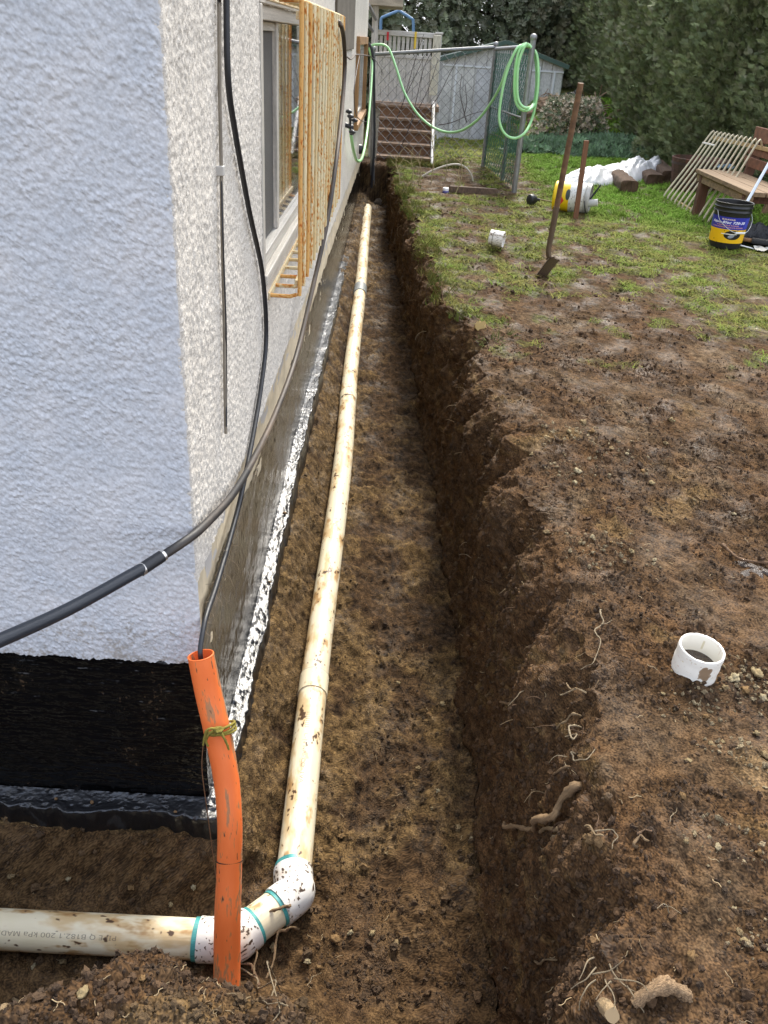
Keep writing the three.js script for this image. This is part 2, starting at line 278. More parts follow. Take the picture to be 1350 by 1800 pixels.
function scatterClods(name, list, seed) {
  const inst = shadows(new THREE.InstancedMesh(lump(seed, 1, 0.6, true), clodMat, list.length)); inst.name = numbered(name);
  list.forEach(([p, s, c], i) => { M4.compose(p, Q.setFromEuler(EU.set(rnd() * 6, rnd() * 6, rnd() * 6)), SC.set(s * rr(0.8, 1.3), s * rr(0.7, 1.1), s * rr(0.8, 1.2))); inst.setMatrixAt(i, M4); inst.setColorAt(i, new THREE.Color().setRGB(...c)); });
  inst.userData = { kind: 'stuff', label: 'loose crumbs and clods of brown soil in and beside the trench', category: 'soil', group: 'loose soil clods' }; scene.add(inst);
}
{
  const lists = [[], [], []];
  const add = (n, zn, z0, z1, x0, x1, smin, smax, pal = 0) => { for (let i = 0; i < n; i++) { const zq = z0 + (z1 - z0) * Math.pow(rnd(), 1.5), k = pick(zn, Math.min(zq, zq - 0.02), zq, x0, x1); if (k < 0) continue; if (lawn[k] > 0.3 && rnd() < 0.8) continue; if ((zn === 2 || zn === 0) && rnd() < 0.9 * sst(0.05, 0.3, fbm3(gp[k * 3] * 2.1, 2, gp[k * 3 + 2] * 2.1, 2))) continue; const s = smin * Math.pow(smax / smin, Math.pow(rnd(), 2.6)); const b = rr(0.75, 1.7), c = [gc[k * 3] * b, gc[k * 3 + 1] * b, gc[k * 3 + 2] * b]; lists[i % 3].push([V(gp[k * 3] + gn[k * 3] * s * 0.3, gp[k * 3 + 1] + gn[k * 3 + 1] * s * 0.3, gp[k * 3 + 2] + gn[k * 3 + 2] * s * 0.3), s, c]); } };
  add(4200, 0, -1.32, -5, -1.2, 0.5, 0.0014, 0.007); add(800, 0, -1.3, -1.8, -1.2, 0.45, 0.003, 0.014); add(600, 0, -1.6, -3.0, 0.05, 0.5, 0.003, 0.011);
  add(7000, 3, -0.75, -1.3, -1.2, 0.5, 0.0014, 0.009); add(9000, 1, -0.9, -4.5, 0.1, 0.7, 0.0014, 0.008); add(600, 1, -0.9, -5.5, 0.1, 0.7, 0.005, 0.013);
  add(30000, 2, -0.72, -4.4, 0.3, 3, 0.0014, 0.0065); add(700, 2, -0.72, -3.6, 0.3, 2, 0.006, 0.014); add(3000, 2, -4, -9, 0.2, 4, 0.003, 0.013);
  lists.forEach((l, i) => scatterClods('soil_clods', l, i + 2));
}
// ------------------------------------------------------------------ house
const house = thing('house', 'pale stucco house with black tarred foundation above the trench', 'house', [WX, 0, WZ]);
const H0 = V(WX, 0, WZ);
const hp = (name, geos, mat, label) => { const g = (Array.isArray(geos) ? geos : [geos]).map(q => clean(q)); const m = g.length > 1 ? mergeGeometries(g) : g[0]; m.translate(-WX, 0, -WZ); return part(house, name, m, mat, label); };
const stuccoH = (a, b, c) => { const q = 106, f1 = clodNoise(a * q, b * q, c * q), f2 = clodNoise(a * 215 + 5, b * 215, c * 215), v = 0.75 + 0.45 * N3(a * 4, b * 4, c * 4) + 0.25 * N3(a * 11, b * 11, c * 11); return v * (0.0040 * f1[0] * (0.15 + 0.85 * f1[1]) + 0.0024 * f2[0] * (0.2 + 0.8 * f2[1])) + 0.0018 * N3(a * 40, b * 40, c * 40) + 0.0009 * N3(a * 260, b * 260, c * 260); };
// one stucco patch on a plane; axis 'z' = front wall (faces +z), 'x' = side wall (faces +x)
function stucco(axis, a0, a1, y0, y1, da, dy, off, bend = 0) {
  const na = Math.max(1, Math.round((a1 - a0) / da)), ny = Math.max(1, Math.round((y1 - y0) / dy)), pos = [], uv = [], idx = [];
  for (let j = 0; j <= ny; j++) for (let i = 0; i <= na; i++) {
    const a = mix(a0, a1, i / na); let y = mix(y0, y1, j / ny), h = stuccoH(axis === 'z' ? a : off + 3, y, axis === 'z' ? off : a);
    if (j === 0) y += 0.004 * N3(a * 18, 3, 1) + 0.003 * N3(a * 60, 5, 1);
    const rnd0 = axis === 'z' ? Math.max(0, a - (a1 - 0.012)) : Math.max(0, a - (a1 - 0.012)); if (bend) h -= 0.012 - Math.sqrt(Math.max(0, 0.012 * 0.012 - rnd0 * rnd0));
    axis === 'z' ? pos.push(a, y, off + h) : pos.push(off + h, y, a); uv.push(a, y);
  }
  for (let j = 0; j < ny; j++) for (let i = 0; i < na; i++) { const p = j * (na + 1) + i, q = p + na + 1; axis === 'z' ? idx.push(p, p + 1, q, p + 1, q + 1, q) : idx.push(p, q, p + 1, p + 1, q, q + 1); }
  const g = new THREE.BufferGeometry(); g.setAttribute('position', new THREE.Float32BufferAttribute(pos, 3)); g.setAttribute('uv', new THREE.Float32BufferAttribute(uv, 2)); g.setIndex(idx); g.computeVertexNormals();
  if (axis === 'x') { /* winding checked: faces +x */ } return g;
}
const stuccoBump = tex(1024, 1024, (u, v) => 0.5 + 0.45 * pf(u, v, 70, 3, 12));
const stuccoSpeck = tex(1024, 1024, (u, v) => { const d = pf(u, v, 6, 4, 2), s = pf(u, v, 120, 2, 5); const k = 0.93 + 0.07 * d + 0.10 * s; return [k, k * (0.995 - 0.02 * d), k * (0.99 - 0.04 * d)]; }, true);
const frontMat = std({ color: lin(0.645, 0.66, 0.68), roughness: 0.9, map: rep(stuccoSpeck, 1.1, 1.1), bumpMap: stuccoBump, bumpScale: 0.001 });  // same stucco as the side, with the bluish shade put into the colour
const sideMap = tex(1024, 1024, (u, v) => { const d = pf(u, v, 5, 4, 3), s = pf(u, v, 190, 2, 6); const k = 0.90 + 0.08 * d + 0.20 * s; return [k, k * 0.985, k * 0.96]; }, true);
const sideMat = std({ color: lin(0.76, 0.725, 0.665), roughness: 0.9, map: rep(sideMap, 1.4, 1.4), bumpMap: rep(stuccoBump, 1.3, 1.3), bumpScale: 0.0025 });  // same stucco as the front, with the warm sunlight put into the colour
const SB = -0.137, SIDEB = 0.135, TOP = 2.7, ZE = -12.2;      // stucco bottoms, wall top, far end
const win = { z0: -5.32, z1: -3.06, y0: 0.635, y1: 1.475 }, win2 = { z0: -11.5, z1: -9.4, y0: 0.62, y1: 1.33 };
{
  // front wall: stucco with dirt splashed on its foot, over a solid core
  const g1 = stucco('z', -1.32, WX + 0.012, SB, 1.62, 0.0027, 0.0027, WZ + 0.012, 1), g2 = stucco('z', -5.2, -1.32, SB, 1.62, 0.03, 0.03, WZ + 0.0125), g3 = stucco('z', -5.2, WX + 0.012, 1.62, TOP, 0.03, 0.03, WZ + 0.012);
  // rust-brown splashes of soil: grains thrown up from the trench, in vertex colours
  for (const g of [g1, g2, g3]) { const p = g.attributes.position, c = []; for (let i = 0; i < p.count; i++) { const x = p.getX(i), y = p.getY(i); const sp = N3(x * 95, y * 95, 2) * 0.6 + N3(x * 30, y * 40, 8) * 0.6 + N3(x * 7, y * 9, 3) * 0.5, reach = (y - SB) / 0.20; const t = sst(0.25, 0.8, sp - reach + 0.45) * 0.6; c.push(mix(1, 0.52, t), mix(1, 0.42, t), mix(1, 0.30, t)); } g.setAttribute('color', new THREE.Float32BufferAttribute(c, 3)); }
  frontMat.vertexColors = true; const m = mergeGeometries([g1, g2, g3]); m.translate(-WX, 0, -WZ); part(house, 'front_wall', m, frontMat, 'dashed stucco front wall with shade put into its blue grey colour');
  const o = WX + 0.012, f = 0.0045;
  const P = (z0, z1, y0, y1, d, e, b) => stucco('x', z0, z1, y0, y1, d, e, o, b);
  hp('side_wall', [P(-3.06, WZ + 0.012, SIDEB, 1.6, f, f, 1), P(win.z0, win.z1, SIDEB, win.y0, 0.007, 0.005), P(win.z0, win.z1, win.y1, 1.9, 0.02, 0.02), P(-9.4, win.z0, SIDEB, 1.9, 0.016, 0.009), P(win2.z0, win2.z1, SIDEB, win2.y0, 0.03, 0.015), P(win2.z0, win2.z1, win2.y1, 1.9, 0.03, 0.03), P(ZE, win2.z0, SIDEB, 1.9, 0.03, 0.03), P(-3.06, WZ + 0.012, 1.6, 1.9, 0.03, 0.03), P(ZE, WZ + 0.012, 1.9, TOP, 0.1, 0.1)], sideMat, 'white stucco side wall along the trench with sun warmth put into its colour');
  // cores of the walls (0.14 m thick) with the window openings left free
  const cz = (z0, z1, y0, y1) => bx(WX - 0.14, WX, y0, y1, z0, z1);
  const coreMat = std({ color: lin(0.45, 0.42, 0.38), roughness: 0.95 });
  hp('wall_core', [bx(-5.2, WX - 0.002, SB + 0.002, TOP, WZ - 0.14, WZ - 0.001), cz(win.z1, WZ - 0.142, SIDEB - 0.1, TOP), cz(win.z0, win.z1 - 0.001, SIDEB - 0.1, win.y0), cz(win.z0, win.z1 - 0.001, win.y1, TOP), cz(win2.z1, win.z0 - 0.001, SIDEB - 0.1, TOP), cz(win2.z0, win2.z1 - 0.001, SIDEB - 0.1, win2.y0), cz(win2.z0, win2.z1 - 0.001, win2.y1, TOP), cz(ZE, win2.z0 - 0.001, SIDEB - 0.1, TOP), bx(-5.2, WX - 0.002, -0.2, TOP, ZE - 0.14, ZE - 0.002), bx(-5.34, -5.2, -0.9, TOP, ZE - 0.14, WZ)], coreMat);
  hp('floor_slab', bx(-5.19, WX - 0.15, -0.2, -0.05, ZE + 0.01, WZ - 0.15), coreMat);
  hp('ceiling', bx(-5.19, WX - 0.15, 2.5, 2.6, ZE + 0.01, WZ - 0.15), std({ color: lin(0.6, 0.6, 0.58), roughness: 0.9 }));
  // roof slab with a small overhang
  const sh = new THREE.Shape(); sh.moveTo(-5.7, TOP); sh.lineTo(WX + 0.25, TOP); sh.lineTo(WX + 0.25, TOP + 0.14); sh.lineTo(-2.9, TOP + 0.9); sh.lineTo(-5.7, TOP + 0.14); sh.closePath();
  hp('roof', new THREE.ExtrudeGeometry(sh, { depth: -ZE + WZ + 0.6, bevelEnabled: false }).translate(0, 0.003, ZE - 0.3), std({ color: lin(0.12, 0.11, 0.10), roughness: 0.95, bumpMap: fineNoise, bumpScale: 0.004 }));
}
// foundation: tarred concrete, footing ledge
const tarBumpV = tex(1024, 1024, (u, v) => { const st = pf(u, v, 6, 4, 3, 60); return 0.5 + 0.32 * st + 0.25 * pf(u, v, 24, 4, 8); });
const tarRough = tex(512, 512, (u, v) => 0.22 + 0.28 * pf(u, v, 6, 5, 5) + 0.10 * pf(u, v, 90, 2, 2));
const tarDirt = tex(1024, 512, (u, v) => { const a = pf(u, v, 5, 5, 4, 3), b = pf(u, v, 60, 3, 7, 50), s = sst(0.42, 0.58, a * 0.7 + b * 0.75), m = sst(0.16, 0.42, a + 0.25 * b); return m3(m3([0.05, 0.05, 0.054], [0.13, 0.11, 0.09], 0.5 * m), [0.30, 0.24, 0.18], s); }, true);
const tarFront = phy({ color: lin(1, 1, 1), map: rep(tarDirt, 1.1, 1.6), roughness: 0.8, roughnessMap: rep(tarRough, 1.5, 1.5), bumpMap: rep(tarBumpV, 1.2, 1.2), bumpScale: 0.0035, specularIntensity: 0.7 });
const woodTar = tex(1024, 1024, (u, v) => { const g = pf(u, v, 60, 4, 4, 4), b = pf(u, v, 3, 4, 7, 5), s = pf(u, v, 110, 2, 3, 20); const k = 0.13 + 0.18 * g + 0.12 * b + 0.11 * s; return [k * 1.04, k, k * 0.93]; }, true);
const tarSideBump = tex(1024, 1024, (u, v) => 0.5 + 0.4 * pf(u, v, 48, 4, 4, 6) + 0.15 * pf(u, v, 90, 3, 2, 30));
const tarSide = std({ color: lin(0.30, 0.30, 0.30), map: rep(woodTar, 0.8, 0.8), roughness: 0.22, bumpMap: rep(tarSideBump, 0.8, 0.8), bumpScale: 0.003 });
function sheet(fn, na, nb) { const pos = [], uv = [], idx = []; for (let j = 0; j <= nb; j++) for (let i = 0; i <= na; i++) { const [x, y, z, u, v] = fn(i / na, j / nb); pos.push(x, y, z); uv.push(u, v); } for (let j = 0; j < nb; j++) for (let i = 0; i < na; i++) { const p = j * (na + 1) + i, q = p + na + 1; idx.push(p, p + 1, q, p + 1, q + 1, q); } const g = new THREE.BufferGeometry(); g.setAttribute('position', new THREE.Float32BufferAttribute(pos, 3)); g.setAttribute('uv', new THREE.Float32BufferAttribute(uv, 2)); g.setIndex(idx); g.computeVertexNormals(); return g; }
const footTop = z => mix(-0.685, -0.53, sst(-1.9, -4.4, z)) + 0.004 * Math.max(0, -z - 4.4);
{
  // front: black, glossy, trowelled on; runs a little up under the stucco edge
  const trow = (x, y) => 0.0022 * N3(x * 5, y * 34, 1) + 0.0016 * N3(x * 14, y * 70, 5) + 0.004 * N3(x * 2.2, y * 3, 7) + 0.0009 * N3(x * 60, y * 120, 4);
  const g = sheet((a, b) => { const x = mix(-1.5, WX + 0.003, a), y = mix(-0.74, SB + 0.004 + 0.006 * N3(x * 14, 2, 2), b); return [x, y, WZ - 0.004 + trow(x, y), x, y]; }, 260, 180);
  hp('foundation_front', [g, bx(-5.3, -1.5, -1.1, SB + 0.01, WZ - 0.2, WZ - 0.006), bx(-1.5, WX - 0.004, -1.1, SB - 0.004, WZ - 0.2, WZ - 0.014)], tarFront, 'glossy black tar on the front foundation');
  const tw = (z, y) => 0.0025 * N3(z * 3, y * 6, 3) + 0.0015 * N3(z * 12, y * 30, 3) + 0.004 * N3(z * 1.1, y * 2, 9);
  const upEdge = z => 0.002 - 0.055 * sst(-2.0, -3.0, z) + 0.012 * N2(z * 3, 2) + 0.006 * N2(z * 22, 6) - 0.13 * sst(-1.9, -1.8, z);
  const g2 = sheet((a, b) => { const z = mix(WZ - 0.003, ZE, Math.pow(a, 1.6)), y = mix(-0.78, upEdge(z), b); return [WX + 0.004 + tw(z, y), y, z, -z, y]; }, 420, 70);
  hp('foundation_side', g2, tarSide, 'grey black brushed tar on the side foundation');
  // beige parging strip between stucco and tar
  const parg = tex(512, 512, (u, v) => { const d = pf(u, v, 5, 5, 4), s = pf(u, v, 60, 3, 2, 20); const k = 0.80 + 0.12 * d + 0.08 * s; return [k, k * 0.93, k * 0.79]; }, true);
  hp('parging_strip', sheet((a, b) => { const z = mix(WZ + 0.002, ZE, Math.pow(a, 1.6)), y = mix(-0.2, SIDEB + 0.012, b); return [WX + 0.0005 + 0.0022 * N3(z * 9, y * 9, 6) + 0.001 * N3(z * 50, y * 50, 6), y, z, -z, y]; }, 300, 20), std({ color: lin(0.95, 0.93, 0.90), map: rep(parg, 1, 1), roughness: 0.9, bumpMap: fineNoise, bumpScale: 0.0015 }), 'beige parging under the side stucco');
  hp('foundation_core', [bx(WX - 0.2, WX - 0.003, -1.1, 0.03, ZE, WZ - 0.21)], std({ color: lin(0.2, 0.19, 0.18), roughness: 0.9 }));
  // footing ledge: lumpy wet tar, on the side and round the corner
  const lm = (a, b) => 0.003 * N3(a * 4, b * 5, 4) + 0.0012 * N3(a * 15, b * 18, 6) - 0.006 * sst(0.55, 0.85, N3(a * 24, b * 26, 9)) + 0.0009 * N3(a * 70, b * 60, 1);
  const prof = (b, w, y0, drop) => b < 0.55 ? [w * b / 0.55, y0 + 0.008 * (1 - b / 0.55) ** 3] : [w + 0.006 * Math.sin((b - 0.55) / 0.45 * 3.1), y0 - drop * Math.pow((b - 0.55) / 0.45, 1.2)];
  const side = sheet((a, b) => { const z = mix(WZ + 0.03, ZE, Math.pow(a, 1.7)); const w = 0.056 + 0.007 * N2(z * 3, 7) + 0.004 * N2(z * 14, 3); const [o, y] = prof(b, w, footTop(z), 0.20), h = lm(z, b * 0.3); return [WX - 0.01 + o + 0.01 + h * 0.6, y + h * (b < 0.6 ? 1 : 0.3), z, -z, b * 0.3]; }, 900, 26);
  const front = sheet((a, b) => { const x = mix(-1.7, WX + 0.085, a); const w = 0.075 + 0.016 * N2(x * 4, 17) + 0.008 * N2(x * 15, 3); const [o, y] = prof(b, w, -0.69, 0.19), h = lm(x, b * 0.3 + 5); return [x, y + h * (b < 0.6 ? 1 : 0.3), WZ - 0.01 + o + 0.01 + h * 0.6, x, b * 0.3]; }, 380, 26);
  const wetTar = phy({ color: lin(0.010, 0.010, 0.011), roughness: 1, roughnessMap: tex(512, 512, (u, v) => 0.29 + 0.40 * sst(0.20, 0.4, pf(u, v, 12, 4, 8))), bumpMap: rep(fineNoise, 3, 3), bumpScale: 0.0022, specularIntensity: 1, ior: 1.65 });
  hp('footing', [side, front], wetTar, 'lumpy wet black tar over the footing ledge');
  // tar lump stuck below the ledge and crumbs of soil lying on it
  const t = at(208, 1470, 'y', -0.80); const lg = lump(31, 2, 0.5).scale(0.012, 0.03, 0.012).translate(t.x, -0.79, t.z - 0.01);
  hp('tar_drip', clean(lg), wetTar);
}
for (let i = 0; i < 5; i++) { const s = rr(0.005, 0.010), side = i > 2; const z = side ? rr(-2.6, -4) : WZ + rr(0.02, 0.06), x = side ? WX + rr(0.03, 0.06) : rr(-1.0, -0.55); solo('soil_crumb', lump(i + 40, 1).scale(s, s, s).translate(x, (side ? footTop(z) : -0.69) + s * 0.9, z), std({ color: lin(0.17, 0.10, 0.045), roughness: 0.95 }), 'small ochre crumb of soil on the tarred footing ledge', 'soil crumb', 'soil crumbs on the footing ledge'); }
// windows
const vinyl = std({ color: lin(0.80, 0.79, 0.75), roughness: 0.4, map: rep(mottle, 1, 1) });
const glassMat = phy({ color: 0xffffff, transmission: 1, thickness: 0, roughness: 0.02, ior: 1.5 });
function windowUnit(w, trimW, proud, frameMat, screenFirst) {
  const wd = hp('window', [bx(WX - 0.11, WX + 0.004, w.y0, w.y0 + 0.045, w.z0, w.z1, 0.004), bx(WX - 0.11, WX + 0.004, w.y1 - 0.045, w.y1, w.z0, w.z1, 0.004), bx(WX - 0.11, WX + 0.004, w.y0 + 0.046, w.y1 - 0.046, w.z0, w.z0 + 0.045, 0.004), bx(WX - 0.11, WX + 0.004, w.y0 + 0.046, w.y1 - 0.046, w.z1 - 0.045, w.z1, 0.004)], vinyl);
  const sub = (n, g, m, l) => { const gg = (Array.isArray(g) ? g : [g]).map(clean); const q = gg.length > 1 ? mergeGeometries(gg) : gg[0]; q.translate(-WX, 0, -WZ); return part(wd, n, q, m, l); };
  const x1 = WX + proud, T = trimW;
  sub('frame_trim', [bx(WX - 0.002, x1, w.y1, w.y1 + T, w.z0 - T, w.z1 + T, 0.004), bx(WX - 0.002, x1, w.y0, w.y1 - 0.001, w.z1 + 0.001, w.z1 + T, 0.004), bx(WX - 0.002, x1, w.y0, w.y1 - 0.001, w.z0 - T, w.z0 - 0.001, 0.004)], frameMat);
  sub('window_sill', bx(WX - 0.002, x1 + 0.012, w.y0 - T * 0.75, w.y0 - 0.001, w.z0 - T, w.z1 + T, 0.006), frameMat);
  return { wd, sub };
}
{
  const trimMat = std({ color: lin(0.80, 0.77, 0.70), roughness: 0.55, map: rep(mottle, 2, 2) });
  const { sub } = windowUnit(win, 0.05, 0.018, trimMat, true);
  const zm = -3.62; const xs = WX - 0.018;
  sub('mullion', bx(WX - 0.095, WX - 0.012, win.y0 + 0.046, win.y1 - 0.046, zm - 0.05, zm, 0.004), vinyl);
  sub('insect_screen', bx(WX - 0.034, WX - 0.030, win.y0 + 0.05, win.y1 - 0.05, zm + 0.002, win.z1 - 0.047), std({ color: lin(0.085, 0.082, 0.076), roughness: 0.75, bumpMap: rep(fineNoise, 30, 30), bumpScale: 0.0006 }), 'dark grey insect screen');
  sub('pane', bx(xs - 0.002, xs + 0.002, win.y0 + 0.047, win.y1 - 0.047, win.z0 + 0.047, zm - 0.052), glassMat);
  sub('screen_rail', [bx(WX - 0.04, WX - 0.02, win.y1 - 0.075, win.y1 - 0.047, zm + 0.002, win.z1 - 0.047, 0.003)], vinyl);
  const wood = woodMat(lin(0.62, 0.36, 0.15), 0.7);
  const { sub: s2 } = windowUnit(win2, 0.075, 0.05, wood, false);
  s2('pane', bx(xs - 0.002, xs + 0.002, win2.y0 + 0.047, win2.y1 - 0.047, win2.z0 + 0.047, win2.z1 - 0.047), glassMat);
  s2('mullion', bx(WX - 0.09, WX - 0.02, win2.y0 + 0.046, win2.y1 - 0.046, -10.47, -10.42, 0.004), vinyl);
  // dark sheet added behind the glass so that the rooms read dark but closed
  hp('dark_backing', bx(WX - 0.55, WX - 0.53, 0.2, 2.2, -12.0, -2.1), std({ color: lin(0.10, 0.10, 0.10), roughness: 1 }));
  // soft shadow on the wall between the windows, built as a dark taupe box
  hp('shade_band', bx(WX + 0.004, WX + 0.03, 1.30, TOP - 0.02, -8.6, -6.3, 0.006), std({ color: lin(0.17, 0.145, 0.11), roughness: 0.85, map: rep(mottle, 1.5, 1.5) }), 'dark taupe band standing in for a shadow on the side wall');
}
// rusty window grille: a cage of bars standing off the wall
const rustMap = tex(512, 1024, (u, v) => { const a = pf(u, v, 6, 4, 4, 5), b = pf(u, v, 40, 3, 8, 60), r = sst(0.0, 0.42, 0.7 * a + 0.75 * b); const d = sst(0.25, 0.5, b + 0.4 * a) * 0.7; const c = m3([0.88, 0.83, 0.68], [0.82, 0.58, 0.28], r); return m3(c, [0.66, 0.36, 0.13], d); }, true);
const rustMat = std({ color: 0xffffff, map: rustMap, roughness: 0.85, bumpMap: fineNoise, bumpScale: 0.002 });
const rustTint = [lin(1, 1, 1), lin(0.95, 0.84, 0.68), lin(1, 0.98, 0.94), lin(0.92, 0.60, 0.30)].map(c => { const m = rustMat.clone(); m.color.copy(c); return m; });
function rustyGrille() {
  const t = thing('window_grille', 'rusty white basket grille of vertical bars bolted over the side window', 'window grille', [WX, 0.53, -4.2]);
  const X = WX + 0.132, y0 = 0.53, y1 = 1.50, z0 = -5.35, z1 = -3.14, n = 16; const loc = g => g.translate(-WX, -0.53, 4.2);
  for (let i = 0; i < n; i++) {
    const z = mix(z1, z0, i / (n - 1)), k = i * 0.37;
    const g = tube([V(WX + 0.012, y0, z), V(WX + 0.06, y0, z), V(X - 0.035, y0, z), V(X - 0.008, y0 + 0.010, z), V(X, y0 + 0.04, z), V(X, y0 + 0.5, z), V(X, y1 - 0.04, z), V(X - 0.008, y1 - 0.010, z), V(X - 0.035, y1, z), V(WX + 0.06, y1, z), V(WX + 0.012, y1, z)], 0.0078, 44, 8, false, 0.1);
    const uv = g.attributes.uv; for (let q = 0; q < uv.count; q++) uv.setXY(q, uv.getY(q) * 0.18 + k, uv.getX(q) * 0.9 + k * 1.7);
    part(t, 'bar', loc(g), rustTint[[3, 2, 3, 0, 1, 0, 2, 0, 1, 1, 0, 2, 0, 1, 0, 3][i]]);
  }
  for (const y of [y0, y1]) part(t, 'wall_rail', loc(bx(WX + 0.008, WX + 0.022, y - 0.014, y + 0.014, z0 - 0.02, z1 + 0.02, 0.003)), rustMat);
  for (const y of [y0 + 0.05, y1 - 0.05]) part(t, 'cross_rail', loc(bx(X - 0.019, X - 0.008, y - 0.012, y + 0.012, z0, z1, 0.002)), rustMat);
}
rustyGrille();
// ------------------------------------------------------------------ drain pipe
const PR = 0.054;
function canvasTex(w, h, draw) { const c = document.createElement('canvas'); c.width = w; c.height = h; draw(c.getContext('2d'), w, h, c); const t = new THREE.CanvasTexture(c); t.colorSpace = THREE.SRGBColorSpace; t.wrapS = t.wrapT = THREE.RepeatWrapping; t.magFilter = THREE.LinearFilter; return t; }
// u of the pipe map runs along 2 m of pipe, v once round it
function pipeMap(seed, prints) {
  return canvasTex(2048, 512, (xx, W2, H2) => {
    const sc = document.createElement('canvas'), w = sc.width = 1024, h = sc.height = 256, x = sc.getContext('2d');
    const im = x.createImageData(w, h);
    for (let j = 0; j < h; j++) for (let i = 0; i < w; i++) {
      const u = i / w, v = j / h, a = pf(u, v, 6, 5, seed, 3), b = pf(u, v, 20, 4, seed + 3, 8), c = pf(u + 0.05 * a, v + 0.1 * a, 14, 3, seed + 6, 5), d = pf(u, v, 90, 2, seed + 2, 24);
      let col = m3([222, 208, 172], [232, 222, 196], 0.5 + a);
      const film = sst(-0.06, 0.26, a + 0.35 * b); col = m3(col, [190, 152, 96], 0.62 * film);
      const streak = sst(0.12, 0.36, c + 0.2 * d); col = m3(col, [164, 122, 72], 0.75 * streak * sst(-0.2, 0.2, b));
      const mud = sst(0.38, 0.45, b + 0.35 * d + 0.25 * a); col = m3(col, [70, 48, 30], 0.92 * mud);
      const spk = sst(0.52, 0.6, d + 0.25 * b); col = m3(col, [84, 60, 40], 0.8 * spk);
      const k = (j * w + i) * 4; im.data[k] = col[0]; im.data[k + 1] = col[1]; im.data[k + 2] = col[2]; im.data[k + 3] = 255;
    }
    x.putImageData(im, 0, 0); xx.drawImage(sc, 0, 0, W2, H2); xx.fillStyle = 'rgba(84,72,60,0.6)';
    for (const [txt, u, v, size, flip] of prints) { xx.save(); xx.translate(u * W2, v * H2); xx.scale(flip ? -1 : 1, flip === 2 ? -1 : 1); xx.font = `${size}px sans-serif`; xx.fillText(txt, 0, 0); xx.restore(); }
  });
}
const pvc = (map, tint = lin(1, 1, 1)) => std({ color: tint, map, roughness: 0.5, bumpMap: rep(fineNoise, 1, 2), bumpScale: 0.0008 });
const pipeA = pvc(pipeMap(3, [['PIPE Q B182.1 200 kPa MADE IN CANADA 09 1621 18 2M', 0.985, 0.5, 26, 1], ['PIPE Q B182.1 200 kPa MADE IN CANADA 09 1621 18 2M', 0.30, 0.5, 26, 1]])), pipeB = pvc(pipeMap(8, [])), pipeN = pvc(pipeMap(14, [['IIIIIIII   C-N NAPCO  TVA', 0.54, 0.5, 31, 1]]));
const whiteMap = tex(512, 512, (u, v) => { const a = pf(u, v, 5, 5, 4), b = pf(u, v, 28, 3, 5); let c = m3([0.90, 0.88, 0.84], [0.72, 0.64, 0.53], 0.5 * sst(0, 0.4, a)); return m3(c, [0.24, 0.17, 0.11], 0.92 * sst(0.24, 0.34, b + 0.6 * a)); }, true);
const fitMat = std({ color: 0xffffff, map: rep(whiteMap, 3.2, 1), roughness: 0.45, bumpMap: fineNoise, bumpScale: 0.001 });
const teal = std({ color: lin(0.10, 0.50, 0.50), roughness: 0.45, map: rep(mottle, 3, 3) });
const pipeTube = (pts, r = PR, segs = 24, sides = 36) => { const g = tube(pts, r, segs, sides); const uv = g.attributes.uv; for (let i = 0; i < uv.count; i++) uv.setXY(i, uv.getX(i) / 2, uv.getY(i)); return g; };
